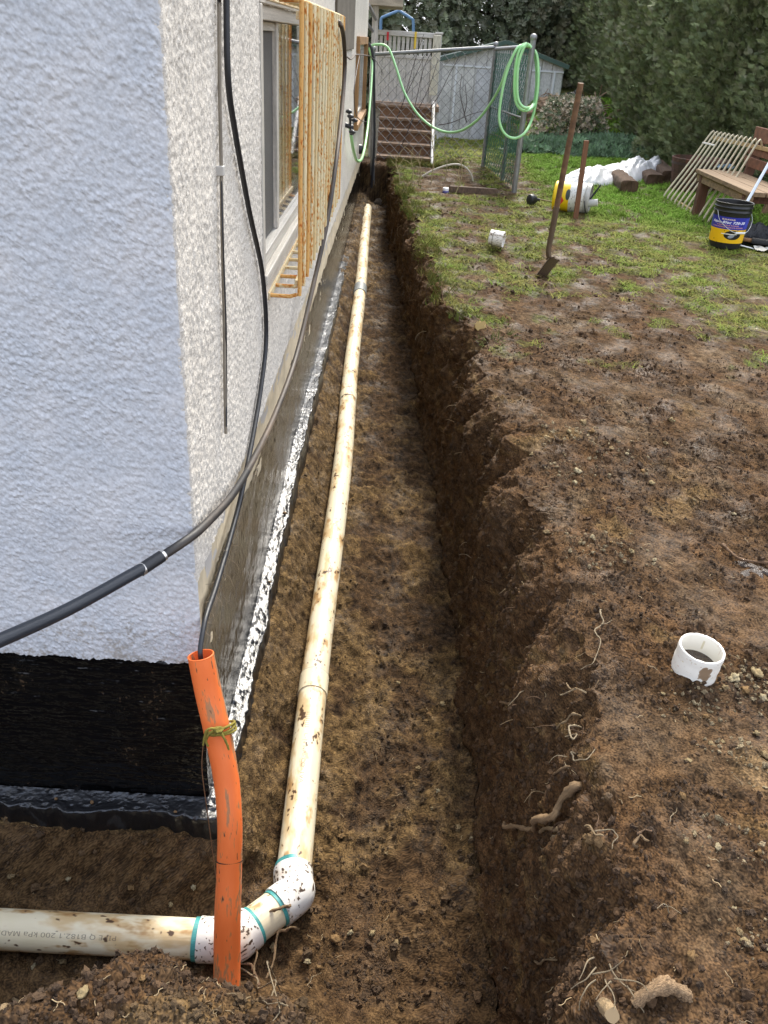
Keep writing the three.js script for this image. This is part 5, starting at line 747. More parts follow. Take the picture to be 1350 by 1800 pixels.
// wx, the trench wall: the point of the built surface seen at a pixel is found by marching along the ray
function hit(px, py) {
  const d = rayOf(px, py).normalize(), p = V(0, 1.4, 0); let prev = null;
  for (let s = 0.8; s < 16; s += 0.01) { p.set(0, 1.4, 0).addScaledVector(d, s); if (p.y < surf(p.x, p.z)) return V(0, 1.4, 0).addScaledVector(d, s - 0.006); } return p.clone();
}
function surf(x, z) { // height of the base surface anywhere
  const xt = xTop(z), xb = xBot(z), D = depthAt(x, z); let y;
  if (x >= xt) y = G(x, z); else if (x <= xb) y = mix(G(x, z), floorY(x, z), D); else { const v = Math.pow((x - xb) / (xt - xb), 0.8); y = mix(G(x, z), mix(floorY(xb, z), G(xt, z), v), D); } return y;
}
function root(pix, r0, r1, mi, label, group, lift = 0.012, out = 0) {
  const pts = pix.map(([a, b, l = 0], i) => { const p = hit(a, b); p.y += lift * 0.5; return p.addScaledVector(rayOf(a, b).normalize(), -(lift + l)); });
  const w = []; pts.forEach((p, i) => { w.push(p); if (i < pts.length - 1) { const m = p.clone().lerp(pts[i + 1], 0.5), L = p.distanceTo(pts[i + 1]); w.push(m.add(V(rr(-1, 1), rr(-1, 1), rr(-1, 1)).multiplyScalar(L * 0.10))); } });
  w.unshift(w[0].clone().addScaledVector(rayOf(pix[0][0], pix[0][1]).normalize(), 0.05).add(V(0.02, -0.01, 0)));
  return solo('root', tube(w, t => mix(r0, r1 * 0.7, t) * 0.85 * (1 + 0.14 * Math.sin(t * 23 + r0 * 999) + 0.1 * Math.sin(t * 61)), 20 + w.length * 8, 8, false, 0.45), rootMats[mi % 4], label, 'root', group);
}
root([[1012, 1385], [985, 1412, 0.03], [970, 1440, 0.06], [940, 1458, 0.09], [905, 1455, 0.11], [886, 1448, 0.12]], 0.0125, 0.0085, 0, 'thick bent brown root sticking out of the trench bank');
root([[1000, 1465], [975, 1462, 0.02], [938, 1476, 0.05]], 0.0075, 0.006, 1, 'cut pale root end just below the thick bent root');
root([[990, 1476], [968, 1478, 0.03]], 0.007, 0.0055, 1, 'stubby pale root end below the cut pale root');
root([[1003, 1448], [975, 1453, 0.02], [968, 1466, 0.02]], 0.005, 0.003, 2, 'hooked brown rootlet between the thick root and the cut ends');
root([[946, 1238], [915, 1232, 0.03], [878, 1236, 0.05]], 0.017, 0.005, 0, 'tapering tan root jutting from the middle of the bank');
root([[995, 1351], [975, 1362, 0.02], [955, 1385, 0.03], [935, 1393, 0.04], [930, 1420, 0.04]], 0.004, 0.0022, 0, 'forked grey brown root crossing the hollow in the bank');
root([[955, 1385, 0.03], [945, 1340, 0.03], [930, 1335, 0.02]], 0.0035, 0.003, 2, 'dark straight rootlet above the forked root');
root([[936, 1392, 0.04], [920, 1380, 0.04], [917, 1386, 0.04]], 0.0018, 0.0012, 3, 'fine hair root curling off the forked root');
root([[1055, 1075], [1060, 1095], [1045, 1110], [1055, 1130], [1040, 1170], [1020, 1180]], 0.0026, 0.0014, 3, 'long pale root snaking down the top of the bank');
root([[1056, 1100], [1075, 1093]], 0.002, 0.0012, 3, 'short pale branch beside the snaking root');
root([[985, 1225], [1010, 1215, 0.01], [1030, 1220]], 0.003, 0.0018, 3, 'forked pale rootlet on the bank shoulder');
root([[995, 1203], [1012, 1213, 0.01], [1030, 1222]], 0.003, 0.002, 1, 'straight pale rootlet meeting the forked one on the bank shoulder');
root([[1010, 1258], [995, 1270, 0.02], [978, 1284, 0.03]], 0.0045, 0.003, 1, 'crooked root end pointing out of the crumbling bank');
root([[1015, 1280], [1005, 1302, 0.01], [993, 1298, 0.02]], 0.0032, 0.002, 3, 'curled pale rootlet hanging in the bank');
root([[1003, 1325], [1008, 1340], [1030, 1338], [1045, 1320]], 0.0025, 0.0015, 3, 'arched pale rootlet on the crumbling bank edge');
root([[861, 999, 0.02], [890, 1000]], 0.006, 0.0065, 1, 'short stubby cut root sticking out of the bank');
root([[770, 750], [790, 712, 0.01], [805, 690], [840, 695]], 0.0045, 0.002, 2, 'long thin root drooping over the bank');
root([[845, 690], [820, 720, 0.02], [805, 770, 0.02], [798, 800]], 0.004, 0.002, 2, 'arched thin root beside the long drooping one');
root([[1028, 1457], [1045, 1470], [1060, 1472]], 0.0035, 0.003, 1, 'pale root stub lying on top of the bank');
root([[1113, 1490], [1125, 1472], [1140, 1482]], 0.005, 0.004, 0, 'reddish forked root stub on top of the bank');
root([[1120, 1470], [1132, 1462], [1145, 1465]], 0.004, 0.003, 2, 'dark branch of the reddish forked root stub');
root([[1045, 1465], [1075, 1462], [1085, 1475], [1075, 1495]], 0.0022, 0.0014, 3, 'pale rootlet bent in a hook on the bank top');
root([[938, 1690], [948, 1697, 0.01], [978, 1690]], 0.005, 0.003, 1, 'pale twig root low on the near bank');
root([[1270, 960], [1300, 985], [1350, 992]], 0.005, 0.007, 2, 'dark brown root lying on the soil by the puddle');
// roots tangled under the elbow
root([[497, 1580, 0.10], [510, 1595, 0.10], [490, 1600, 0.11], [465, 1610, 0.10], [450, 1640, 0.08], [452, 1680, 0.04], [447, 1715, 0.02]], 0.0055, 0.004, 0, 'brown root curled over the white elbow');
root([[512, 1632, 0.06], [490, 1640, 0.06], [483, 1680, 0.04], [468, 1722, 0.01]], 0.0052, 0.004, 0, 'brown root hanging from the elbow to the soil');
root([[350, 1690, 0.02], [400, 1693, 0.015], [440, 1697, 0.01], [452, 1720, 0.01], [455, 1735]], 0.004, 0.0045, 2, 'brown root running along the soil under the front pipe');
root([[410, 1697], [440, 1715], [455, 1740], [470, 1775]], 0.0028, 0.0016, 3, 'thin pale root trailing across the near bank');
root([[495, 1748], [490, 1770], [492, 1782], [480, 1798]], 0.0024, 0.0016, 3, 'branched pale rootlet on the near bank');
root([[491, 1766], [470, 1768], [462, 1762]], 0.0016, 0.001, 3, 'side branch of the pale rootlet on the near bank');
root([[491, 1768], [505, 1762], [518, 1758]], 0.0016, 0.001, 3, 'fine side branch pointing at the bank from the pale rootlet');
root([[540, 1736], [548, 1720], [565, 1712]], 0.0018, 0.001, 3, 'fine bent rootlet on the near bank soil');
root([[0, 1792], [14, 1775], [24, 1758]], 0.007, 0.008, 1, 'cut reddish root end at the foot of the near bank');
{ // fat tuber-like roots near the camera
  const p = hit(1165, 1748), t = solo('fat_root', tube([p.clone().add(V(-0.055, 0.0, 0.02)), p.clone().add(V(-0.03, 0.022, 0.01)), p.clone().add(V(0.0, 0.026, 0.0)), p.clone().add(V(0.032, 0.014, 0.005)), p.clone().add(V(0.05, -0.012, 0.01))], s => 0.005 + 0.0075 * Math.sin(Math.PI * clamp(0.1 + 0.85 * s)) * (1 + 0.3 * Math.sin(s * 17)), 40, 14, false, 0.45), std({ color: lin(0.46, 0.30, 0.16), roughness: 0.85, map: rep(soilMap, 8, 1.5), bumpMap: rep(fineNoise, 20, 3), bumpScale: 0.004 }), 'fat tan root lying on the bank top', 'root');
  const q = hit(1068, 1775); solo('fat_root', tube([q.clone().add(V(0, -0.02, -0.02)), q.clone().add(V(-0.002, 0.005, 0.0)), q.clone().add(V(0.0, 0.02, 0.02))], 0.0125, 20, 14, false, 0.2), rootMats[1], 'sawn off round root stub below the fat tan root', 'root');
  for (let i = 0; i < 9; i++) { const a = q.clone().add(V(rr(-0.03, 0.04), 0.02, rr(-0.08, -0.03))); const o = [a]; let d = V(rr(-0.6, 0.4), rr(0, 0.5), rr(-0.2, 0.8)).normalize(); for (let k = 1; k < 5; k++) { d.add(V(rr(-0.5, 0.5), rr(-0.6, 0.2), rr(-0.4, 0.4))).normalize(); o.push(o[k - 1].clone().addScaledVector(d, 0.016)); } solo('rootlet', tube(o, s => 0.0016 * (1 - 0.6 * s), 14, 5), rootMats[3], 'fine pale rootlet in the bundle beside the sawn off root stub', 'root', 'rootlets bundled by the stub'); }
}
{ // many fine rootlets along the bank
  for (let i = 0; i < 120; i++) {
    const near = i < 95, k = pick(i % 5 < 3 ? 1 : 2, near ? -4.6 : -9, near ? -0.95 : -4.6, 0.1, near ? 0.72 : 0.6); if (k < 0) continue;
    const p = V(gp[k * 3], gp[k * 3 + 1], gp[k * 3 + 2]), n = V(gn[k * 3], gn[k * 3 + 1], gn[k * 3 + 2]); if (p.y < -0.55) continue;
    const L = rr(0.02, 0.085) * (near ? 1 : 1.6), o = [p.clone().addScaledVector(n, -0.006)]; const d = n.clone().add(V(rr(-0.8, 0.3), rr(-0.5, 0.7), rr(-0.8, 0.8))).normalize(); for (let q = 1; q < 5; q++) { d.add(V(rr(-0.45, 0.45), rr(-0.65, 0.15), rr(-0.45, 0.45))).normalize(); o.push(o[q - 1].clone().addScaledVector(d, L / 4)); }
    const r = rr(0.0008, 0.0019) * (near ? 1 : 1.8); solo('rootlet', tube(o, s => r * (1 - 0.55 * s), 12, 5), rootMats[i % 4], 'fine rootlet poking out of the dug trench bank', 'root', 'rootlets along the trench bank');
  }
}
// stones
const stoneGeo = [lump(81, 2, 0.6), lump(82, 2, 0.55), lump(83, 2, 0.7)], stoneMats = [lin(0.46, 0.36, 0.20), lin(0.36, 0.27, 0.15), lin(0.52, 0.44, 0.28), lin(0.33, 0.21, 0.10)].map(c => phy({ color: c, specularIntensity: 0.2, roughness: 0.9, map: rep(mottle, 1, 1), bumpMap: fineNoise, bumpScale: 0.002 }));
function stone(p, s, i, label, group) { const m = solo('stone', stoneGeo[i % 3], stoneMats[i % 4], label, 'stone', group); m.position.copy(p); m.scale.set(s, s * 0.7, s * 0.85); m.rotation.set(rr(-0.4, 0.4), rr(0, 6), rr(-0.4, 0.4)); }
const topStones = [[1210, 1340, 11], [1250, 1310, 9], [1290, 1195, 16], [1310, 1215, 14], [1330, 1185, 15], [1275, 1210, 9], [1340, 1230, 12], [1200, 1400, 9], [1270, 1305, 7], [1205, 1480, 8], [1262, 1490, 9], [1215, 1682, 13], [1310, 1660, 13], [1300, 1640, 9], [1290, 1600, 8], [1110, 1220, 6], [1165, 1220, 6], [960, 937, 10], [1045, 993, 10], [1050, 1000, 7], [1180, 740, 9], [1025, 745, 13], [1015, 830, 11], [1040, 760, 10], [1000, 760, 8], [1075, 790, 9], [1100, 800, 8], [1130, 830, 9], [1145, 850, 8], [1170, 780, 7], [1040, 945, 8], [1075, 955, 7], [1110, 970, 8], [1020, 955, 7], [1150, 985, 6], [1240, 1260, 8], [1330, 1290, 9], [1345, 1330, 12], [1120, 1400, 6], [1335, 1500, 10], [960, 770, 8], [990, 800, 10], [1010, 850, 9], [1060, 880, 7], [935, 800, 8], [1220, 880, 7], [1290, 905, 7], [1205, 1265, 8], [1180, 1180, 5], [1255, 1160, 5]];
topStones.forEach(([a, b, s], i) => { const p = ground(a, b); const d = Math.hypot(p.x, p.y - 1.4, p.z); stone(p.add(V(0, 0.2 * s * d / 1460, 0)), s * d / 1460 * 0.62, i, 'pale tan stone lying loose on the bare soil beside the trench', 'stones on the bare soil'); });
{ // pale gravelly rubble in patches on the spoil
  const spots = [[1010, 765, 0.16, 150], [1090, 800, 0.15, 110], [1060, 960, 0.13, 110], [1320, 1205, 0.11, 170], [1300, 1330, 0.09, 60], [990, 830, 0.10, 60], [1290, 1480, 0.10, 50], [1230, 1250, 0.08, 50], [1180, 720, 0.3, 60], [1310, 1640, 0.06, 26]], list = [];
  for (const [a, b, r, n] of spots) { const p = ground(a, b); for (let i = 0; i < n; i++) { const q = r * Math.sqrt(rnd()) * (0.5 + rnd() * 0.7), an = rnd() * 6.28, x = p.x + q * Math.cos(an) * 1.3, z = p.z + q * Math.sin(an); if (x < xTop(z) + 0.05) continue; const s = 0.0018 * Math.pow(4.2, Math.pow(rnd(), 2.2)), k = rr(0.6, 1.15); list.push([V(x, gAt(x, z) + s * 0.3, z), s, [0.52 * k, 0.41 * k, 0.24 * k]]); } }
  const inst = shadows(new THREE.InstancedMesh(lump(91, 1, 0.7, true), clodMat, list.length)); inst.name = 'gravel'; list.forEach(([p, s, c], i) => { M4.compose(p, Q.setFromEuler(EU.set(rnd() * 6, rnd() * 6, rnd() * 6)), SC.set(s * rr(0.8, 1.4), s * rr(0.6, 1), s)); inst.setMatrixAt(i, M4); inst.setColorAt(i, new THREE.Color().setRGB(...c)); }); inst.userData = { kind: 'stuff', label: 'pale gravelly rubble in patches on the bare soil', category: 'gravel' }; scene.add(inst);
}
const floorStones = [[755, 1257, 9], [780, 1237, 10], [735, 1350, 8], [770, 1390, 9], [790, 1410, 10], [760, 1420, 7], [805, 1455, 12], [830, 1475, 8], [600, 1470, 9], [655, 1640, 9], [700, 1660, 12], [540, 1690, 9], [560, 1700, 8], [145, 1745, 14], [110, 1690, 9], [60, 1700, 9], [250, 1720, 9], [180, 1760, 8], [60, 1570, 8], [120, 1545, 7], [230, 1560, 9], [300, 1590, 8], [20, 1540, 9], [340, 1560, 7], [650, 1150, 6], [700, 1200, 6], [680, 1500, 7], [615, 1640, 8], [590, 1650, 12], [480, 1665, 10]];
floorStones.forEach(([a, b, s], i) => { const p = hit(a, b), d = Math.hypot(p.x, p.y - 1.4, p.z); stone(p, s * d / 1460 * 0.62, i + 3, 'earthy stone lying loose on the trench bottom', 'stones on the trench bottom'); });
{ const p = hit(844, 575); const m = solo('sawn_stump', tube([p.clone().add(V(0.05, -0.06, -0.08)), p.clone().add(V(0.01, -0.02, -0.01)), p.clone().add(V(-0.005, 0.02, 0.03))], s => 0.036 - 0.006 * s, 16, 14, false, 0.4), std({ color: lin(0.60, 0.43, 0.17), roughness: 0.85, map: rep(mottle, 8, 2) }), 'yellow sawn root stump sticking out at the trench edge', 'root'); }
// ------------------------------------------------------------------ garden bed bits beyond the trench
{
  solo('irrigation_pipe', tube([[742, 310], [760, 300], [785, 291], [805, 289], [820, 296], [829, 310], [833, 329]].map(([a, b]) => at(a, b, 'z', -10.6)), 0.011, 50, 8), std({ color: lin(0.62, 0.56, 0.45), roughness: 0.6 }), 'thin cream pipe arching over the garden bed', 'pipe');
  const e0 = ground(790, 336), e1 = ground(872, 341); solo('bed_edging', bar(e0.clone().add(V(0, 0.02, 0)), e1.clone().add(V(0, 0.02, 0)), 0.05, 0.07, 0.004), woodMat(lin(0.22, 0.15, 0.10)), 'old grey timber edging along the garden bed', 'edging');
  const c = ground(783, 340), cap = thing('bottle_cap', 'small white and blue plastic cap lying at the bed corner', 'cap', [c.x, c.y, c.z]); part(cap, 'lid', lathe([[0.001, 0.06], [0.028, 0.06], [0.032, 0.05], [0.032, 0.03]], 20), std({ color: lin(0.8, 0.8, 0.8), roughness: 0.5 })); part(cap, 'base', lathe([[0.03, 0.03], [0.036, 0.02], [0.036, 0], [0.001, 0]], 20), std({ color: lin(0.12, 0.11, 0.3), roughness: 0.5 }));
  const stemMat = std({ color: lin(0.36, 0.29, 0.15), roughness: 0.9 }), dkStem = std({ color: lin(0.07, 0.05, 0.045), roughness: 0.9 });
  [[782, 300, 784, 235], [806, 312, 815, 250], [758, 300, 762, 190], [722, 305, 726, 260], [735, 305, 740, 262], [700, 312, 698, 270], [800, 320, 812, 285]].forEach(([a, b, c2, d], i) => { const p = ground(a, b + 20), q = at(c2, d, 'z', p.z); const s = thing('dry_stem', 'dry upright weed stem in the garden bed', 'weed', [p.x, p.y, p.z], 'dry stems in the garden bed'); const pts = [V(0, -0.02, 0), q.clone().sub(p).multiplyScalar(0.35).add(V(0.02, 0, 0)), q.clone().sub(p).multiplyScalar(0.7).add(V(-0.015, 0, 0)), q.clone().sub(p)]; part(s, 'stem', tube(pts, t => 0.007 * (1 - 0.6 * t), 20, 6), stemMat); for (let k = 0; k < 4; k++) { const u = rr(0.3, 0.95), o = q.clone().sub(p).multiplyScalar(u), dr = V(rr(-0.12, 0.12), rr(0.02, 0.14), rr(-0.08, 0.08)); part(s, 'twig', tube([o, o.clone().addScaledVector(dr, 0.5).add(V(0, 0.01, 0)), o.clone().add(dr)], t => 0.0035 * (1 - 0.6 * t), 8, 5), stemMat); } });
  [[680, 250, 745, 60], [700, 270, 770, 105], [720, 225, 765, 80], [735, 215, 812, 90], [705, 190, 745, 100], [820, 215, 812, 130], [815, 205, 818, 150], [770, 220, 850, 195]].forEach(([a, b, c2, d]) => { const p = at(a, b, 'z', -12.1), q = at(c2, d, 'z', -12.1); solo('bare_vine', tube([p, p.clone().lerp(q, 0.35).add(V(rr(-0.05, 0.05), rr(-0.04, 0.04), 0)), p.clone().lerp(q, 0.7).add(V(rr(-0.05, 0.05), rr(-0.04, 0.04), 0)), q], t => 0.007 * (1 - 0.5 * t), 24, 6), dkStem, 'bare dark vine stem trained up the chain link', 'vine', 'vine stems on the fence'); });
}
// ------------------------------------------------------------------ grass
function bladeTuft(n, h, spread, seed) {
  const r = mulberry(seed), pos = [], nor = [], uv = [], idx = [];
  for (let i = 0; i < n; i++) { const a = r() * 6.283, rad = spread * Math.sqrt(r()), x = rad * Math.cos(a), z = rad * Math.sin(a), hh = h * (0.45 + 0.75 * r()), b = r() * 6.283, ln = hh * (0.25 + 0.7 * r()), w = 0.0016 + 0.0016 * r(), dx = Math.cos(b), dz = Math.sin(b), s = pos.length / 3; for (let k = 0; k <= 2; k++) { const t = k / 2, cx = x + dx * ln * t * t, cz = z + dz * ln * t * t, y = hh * t * (1 - 0.25 * t), ww = w * (1 - 0.85 * t); pos.push(cx - dz * ww, y, cz + dx * ww, cx + dz * ww, y, cz - dx * ww); nor.push(dx * 0.5, 0.8, dz * 0.5, dx * 0.5, 0.8, dz * 0.5); uv.push(0, t, 1, t); } for (let k = 0; k < 2; k++) { const q = s + k * 2; idx.push(q, q + 1, q + 2, q + 1, q + 3, q + 2); } }
  const g = new THREE.BufferGeometry(); g.setAttribute('position', new THREE.Float32BufferAttribute(pos, 3)); g.setAttribute('normal', new THREE.Float32BufferAttribute(nor, 3)); g.setAttribute('uv', new THREE.Float32BufferAttribute(uv, 2)); g.setIndex(idx); g.computeVertexNormals(); return g;
}
const grassMat = phy({ color: 0xffffff, roughness: 0.9, specularIntensity: 0.25, side: THREE.DoubleSide });
function grassInst(name, geo, list, label) { const m = shadows(new THREE.InstancedMesh(geo, grassMat, list.length)); m.name = numbered(name); list.forEach(([p, s, sy, c, tilt], i) => { M4.compose(p, Q.setFromEuler(EU.set(tilt ? tilt[0] : rr(-0.15, 0.15), rnd() * 6.28, tilt ? tilt[1] : rr(-0.15, 0.15))), SC.set(s, sy, s)); m.setMatrixAt(i, M4); m.setColorAt(i, c); }); m.userData = { kind: 'stuff', label, category: 'grass' }; scene.add(m); }
{
  const lists = [[], []]; let tries = 0;
  while (lists[0].length + lists[1].length < 19000 && tries++ < 260000) {
    const z = -3.5 - 14 * Math.pow(rnd(), 1.25), x = rr(0.0, 4.6); const g = grassAt(x, z); if (rnd() > g * g * 1.25) continue;
    if (x < xTop(z) + 0.03) continue; const far = Math.abs(z) / 8, lush = sst(-8.0, -9.5, z - 0.8 * (x - 2)) * sst(1.4, 2.1, x);
    const yel = rnd() * (1 - 0.6 * lush), c = new THREE.Color().setRGB(mix(0.135, 0.215, yel), mix(0.20, 0.185, yel) * (1 + 0.3 * lush), mix(0.028, 0.05, yel)).multiplyScalar(rr(0.8, 1.35));
    const y = G(x, z) - 0.006; lists[lush > 0.4 ? 1 : 0].push([V(x, y + 0.0, z), rr(0.8, 1.5) * (0.8 + 0.35 * far), rr(0.35, 0.8) * (lush > 0.4 ? 1.35 : 0.75), c]);
  }
  grassInst('grass', bladeTuft(16, 0.055, 0.045, 3), lists[0], 'thin mossy grass on the trodden muddy lawn'); grassInst('grass', bladeTuft(18, 0.06, 0.05, 8), lists[1], 'lush bright green grass towards the hedge');
  // long grass hanging over the far trench edge
  const e = []; for (let i = 0; i < 900; i++) { const z = -4.9 - 6.6 * rnd(), x = xTop(z) + rr(-0.02, 0.14); if (N2(z * 1.7, 31) + 0.5 * N2(z * 5, 3) < rr(-0.5, 0.45)) continue; const yel = rnd(); e.push([V(x, G(x, z) - 0.03, z), rr(0.8, 1.2), rr(0.35, 1.05), new THREE.Color().setRGB(mix(0.09, 0.24, yel), mix(0.15, 0.19, yel), mix(0.02, 0.06, yel)).multiplyScalar(rr(0.6, 1.1)), [rr(-0.3, 0.3), rr(0.2, 1.3)]]); }
  for (let i = 0; i < 160; i++) { const x = rr(-0.1, 0.9), z = -11.6 - rr(0, 0.5); const yel = rnd(); e.push([V(x, G(x, z) - 0.02, z), 1.2, rr(0.8, 1.8), new THREE.Color().setRGB(mix(0.09, 0.24, yel), mix(0.15, 0.19, yel), 0.04).multiplyScalar(0.8), [rr(0, 0.8), rr(-0.4, 0.4)]]); }
  for (const [a, b] of [[845, 600], [870, 595], [880, 605], [895, 590]]) { const p = hit(a, b); e.push([p, 0.8, rr(0.7, 1.1), new THREE.Color().setRGB(0.12, 0.15, 0.04), [rr(-0.5, 0.9), rr(-0.5, 0.9)]]); }
  grassInst('grass', bladeTuft(14, 0.11, 0.03, 21), e, 'long grass hanging over the far trench edge');
}
// straw and root crumbs scattered over the bare soil
{
  const g = tube([V(-0.5, 0, 0), V(-0.1, 0.08, 0.05), V(0.2, 0.03, -0.06), V(0.5, 0.05, 0.04)], 0.028, 5, 4), n = 620, m = shadows(new THREE.InstancedMesh(g, std({ color: 0xffffff, roughness: 0.9 }), n)); m.name = 'straw_bits';
  for (let i = 0; i < n; i++) { const zn = [2, 2, 2, 3, 1, 0][i % 6], k = pick(zn, zn === 3 ? -1.2 : zn === 2 && i % 4 === 0 ? -8 : -4, -0.75, -1.1, 3); const s = rr(0.008, 0.032); TP.set(gp[k * 3], gp[k * 3 + 1] + 0.003, gp[k * 3 + 2]); M4.compose(TP, Q.setFromEuler(EU.set(rr(-0.3, 0.3), rnd() * 6.28, rr(-0.4, 0.4))), SC.set(s, 0.03, 0.03)); m.setMatrixAt(i, M4); const b = rr(0.4, 1.1); m.setColorAt(i, new THREE.Color().setRGB(0.42 * b, 0.31 * b, 0.17 * b)); }
  m.userData = { kind: 'stuff', label: 'bits of straw and fine root scattered over the dug soil', category: 'straw' }; scene.add(m);
}
// ------------------------------------------------------------------ hedge, trees, ivy
const leafMat = phy({ color: 0xffffff, roughness: 0.6, transmission: 0.18, thickness: 0, side: THREE.DoubleSide });
function spray(kind, seed) { // a small flat spray of scale leaves (0), or a rosette of oval leaves (1)
  const r = mulberry(seed), pos = [], nor = [], uv = [], idx = []; const leaf = (b, d, side, L, w) => { const s = pos.length / 3, m = b.clone().addScaledVector(d, L * 0.5), e = b.clone().addScaledVector(d, L), n = V(0, 0, 0).crossVectors(d, side).normalize(); for (const p of [b, m.clone().addScaledVector(side, w).addScaledVector(n, 0.1 * L), m.clone().addScaledVector(side, -w).addScaledVector(n, 0.1 * L), e]) { pos.push(p.x, p.y, p.z); nor.push(n.x, n.y, n.z); uv.push(0, 0); } idx.push(s, s + 2, s + 1, s + 1, s + 2, s + 3); };
  if (kind === 0) { for (let k = 0; k < 3; k++) { const tw = V(0.6 * (r() - 0.5), 1, 0.6 * (r() - 0.5)).normalize(), b0 = V((r() - .5) * 0.3, 0, (r() - .5) * 0.3); for (let i = 0; i < 7; i++) { const t = i / 7, b = b0.clone().addScaledVector(tw, t * 0.8), s = i % 2 ? 1 : -1; const d = tw.clone().multiplyScalar(0.8).add(V(s * 0.75, 0, (r() - .5) * 0.5)).normalize(); leaf(b, d, V(0, 0, 0).crossVectors(d, V(r() - .5, r() - .5, 1)).normalize(), 0.42 * (1 - 0.4 * t), 0.075); } leaf(b0.clone().addScaledVector(tw, 0.75), tw, V(1, 0, 0), 0.4, 0.06); } }
  else for (let i = 0; i < 9; i++) { const a = i * 2.4, d = V(Math.cos(a), 0.3 + 0.7 * r(), Math.sin(a)).normalize(); leaf(V(0, 0, 0).addScaledVector(d, 0.1), d, V(0, 0, 0).crossVectors(d, V(0, 1, 0)).normalize(), 0.7 + 0.4 * r(), 0.17); }
  const g = new THREE.BufferGeometry(); g.setAttribute('position', new THREE.Float32BufferAttribute(pos, 3)); g.setAttribute('normal', new THREE.Float32BufferAttribute(nor, 3)); g.setAttribute('uv', new THREE.Float32BufferAttribute(uv, 2)); g.setIndex(idx); g.computeVertexNormals(); return g;
}
function foliage(parent, geo, list, name = 'foliage') { const m = shadows(new THREE.InstancedMesh(geo, leafMat, list.length)); m.name = name; list.forEach(([p, s, d, c], i) => { Q.setFromUnitVectors(V(0, 1, 0), d); M4.compose(p, Q.multiply(new THREE.Quaternion().setFromAxisAngle(V(0, 1, 0), rnd() * 6.28)), SC.set(s, s, s)); m.setMatrixAt(i, M4); m.setColorAt(i, c); }); m.userData.kind = 'stuff'; parent.add(m); }
const bark = std({ color: lin(0.10, 0.075, 0.055), roughness: 0.95, map: grainTex });
// the hedge: a row of overlapping evergreen shrubs, each with its own trunk and crown
function shrub(name, label, cat, group, x, z, rx, rz, h, n, kind, pal, size, seed) {
  const y0 = G(x, z) - 0.02, t = thing(name, label, cat, [x, y0, z], group), ph = seed * 3.7;
  const R = (a, v) => (0.80 + 0.22 * N3(Math.cos(a) * 1.8 + ph, v * h * 0.9, Math.sin(a) * 1.8) + 0.14 * N3(Math.cos(a) * 4.6 + ph, v * h * 2.1, Math.sin(a) * 4.6) + 0.07 * N3(Math.cos(a) * 10, v * h * 4.4 + ph, Math.sin(a) * 10)) * (v < 0.12 ? 0.80 + 1.6 * v : 1) * Math.sqrt(Math.max(0.03, 1 - Math.pow(Math.max(0, v - 0.55) / 0.48, 2.5)));
  part(t, 'trunk', tube([V(0, -0.1, 0), V(0.04, h * 0.3, 0.02), V(-0.03, h * 0.6, 0), V(0, h * 0.85, 0)], q => 0.09 * (1 - 0.75 * q), 16, 10), bark);
  for (let i = 0; i < 4; i++) { const a = i * 1.6 + seed, b = h * (0.15 + 0.15 * i); part(t, 'limb', tube([V(0, b, 0), V(Math.cos(a) * rx * 0.35, b + 0.3, Math.sin(a) * rz * 0.35), V(Math.cos(a) * rx * 0.6, b + 0.7, Math.sin(a) * rz * 0.6)], q => 0.035 * (1 - 0.7 * q), 10, 6), bark); }
  const list = []; for (let i = 0; i < n * 1.5; i++) { const a = rnd() * 6.2832, v = rnd(), dep = 1 - 0.5 * Math.pow(rnd(), 1.7), r = R(a, v) * dep; const p = V(Math.cos(a) * rx * r, h * v, Math.sin(a) * rz * r); const d = V(Math.cos(a) + rr(-0.7, 0.7), (kind === 0 ? 0.55 : 0.25) + rr(-0.5, 0.6) + (v > 0.85 ? 0.6 : 0), Math.sin(a) + rr(-0.7, 0.7)).normalize(); const c = pal[Math.floor(rnd() * pal.length)].clone().multiplyScalar(rr(0.65, 1.25)); list.push([p, size * rr(0.7, 1.3), d, c]); }
  foliage(t, spray(kind, seed), list, 'crown');
}
const cedar = [lin(0.195, 0.235, 0.095), lin(0.23, 0.27, 0.11), lin(0.17, 0.215, 0.09), lin(0.265, 0.29, 0.13), lin(0.22, 0.22, 0.115)];
const hedgeRow = [[6.3, -8.4], [5.55, -9.7], [5.0, -10.9], [4.65, -12.1], [4.5, -13.3], [4.45, -14.6], [4.5, -15.9], [4.55, -17.3], [4.6, -18.8], [4.55, -20.4], [4.3, -22.2], [3.8, -23.6]];
hedgeRow.forEach(([x, z], i) => shrub('hedge_shrub', 'tall dense evergreen shrub grown into the clipped hedge behind the bench', 'hedge', 'evergreen hedge', x, z, 1.15, 1.15, 3.6 + 0.3 * N2(i, 4), i < 8 ? 9500 : 6500, 0, cedar, 0.078 + 0.003 * Math.max(0, i - 5), 100 + i));
const laurel = [lin(0.14, 0.165, 0.085), lin(0.115, 0.145, 0.07), lin(0.175, 0.195, 0.105), lin(0.21, 0.215, 0.135)];
[[0.2, -20.5, 1.7, 3.9], [1.9, -22.0, 1.8, 4.3], [3.2, -21.8, 1.4, 4.0], [-1.5, -21, 1.6, 4.2]].forEach(([x, z, r, h], i) => shrub('broadleaf_tree', ['dark broadleaf tree behind the white porch', 'dark broadleaf tree rising behind the shed roof', 'lighter broadleaf tree between the shed and the hedge', 'broadleaf tree behind the house corner'][i], 'tree', undefined, x, z, r, r, h, 4200, 1, i === 2 ? [lin(0.12, 0.13, 0.06), lin(0.09, 0.11, 0.05), lin(0.16, 0.15, 0.08)] : laurel, 0.10, 200 + i));
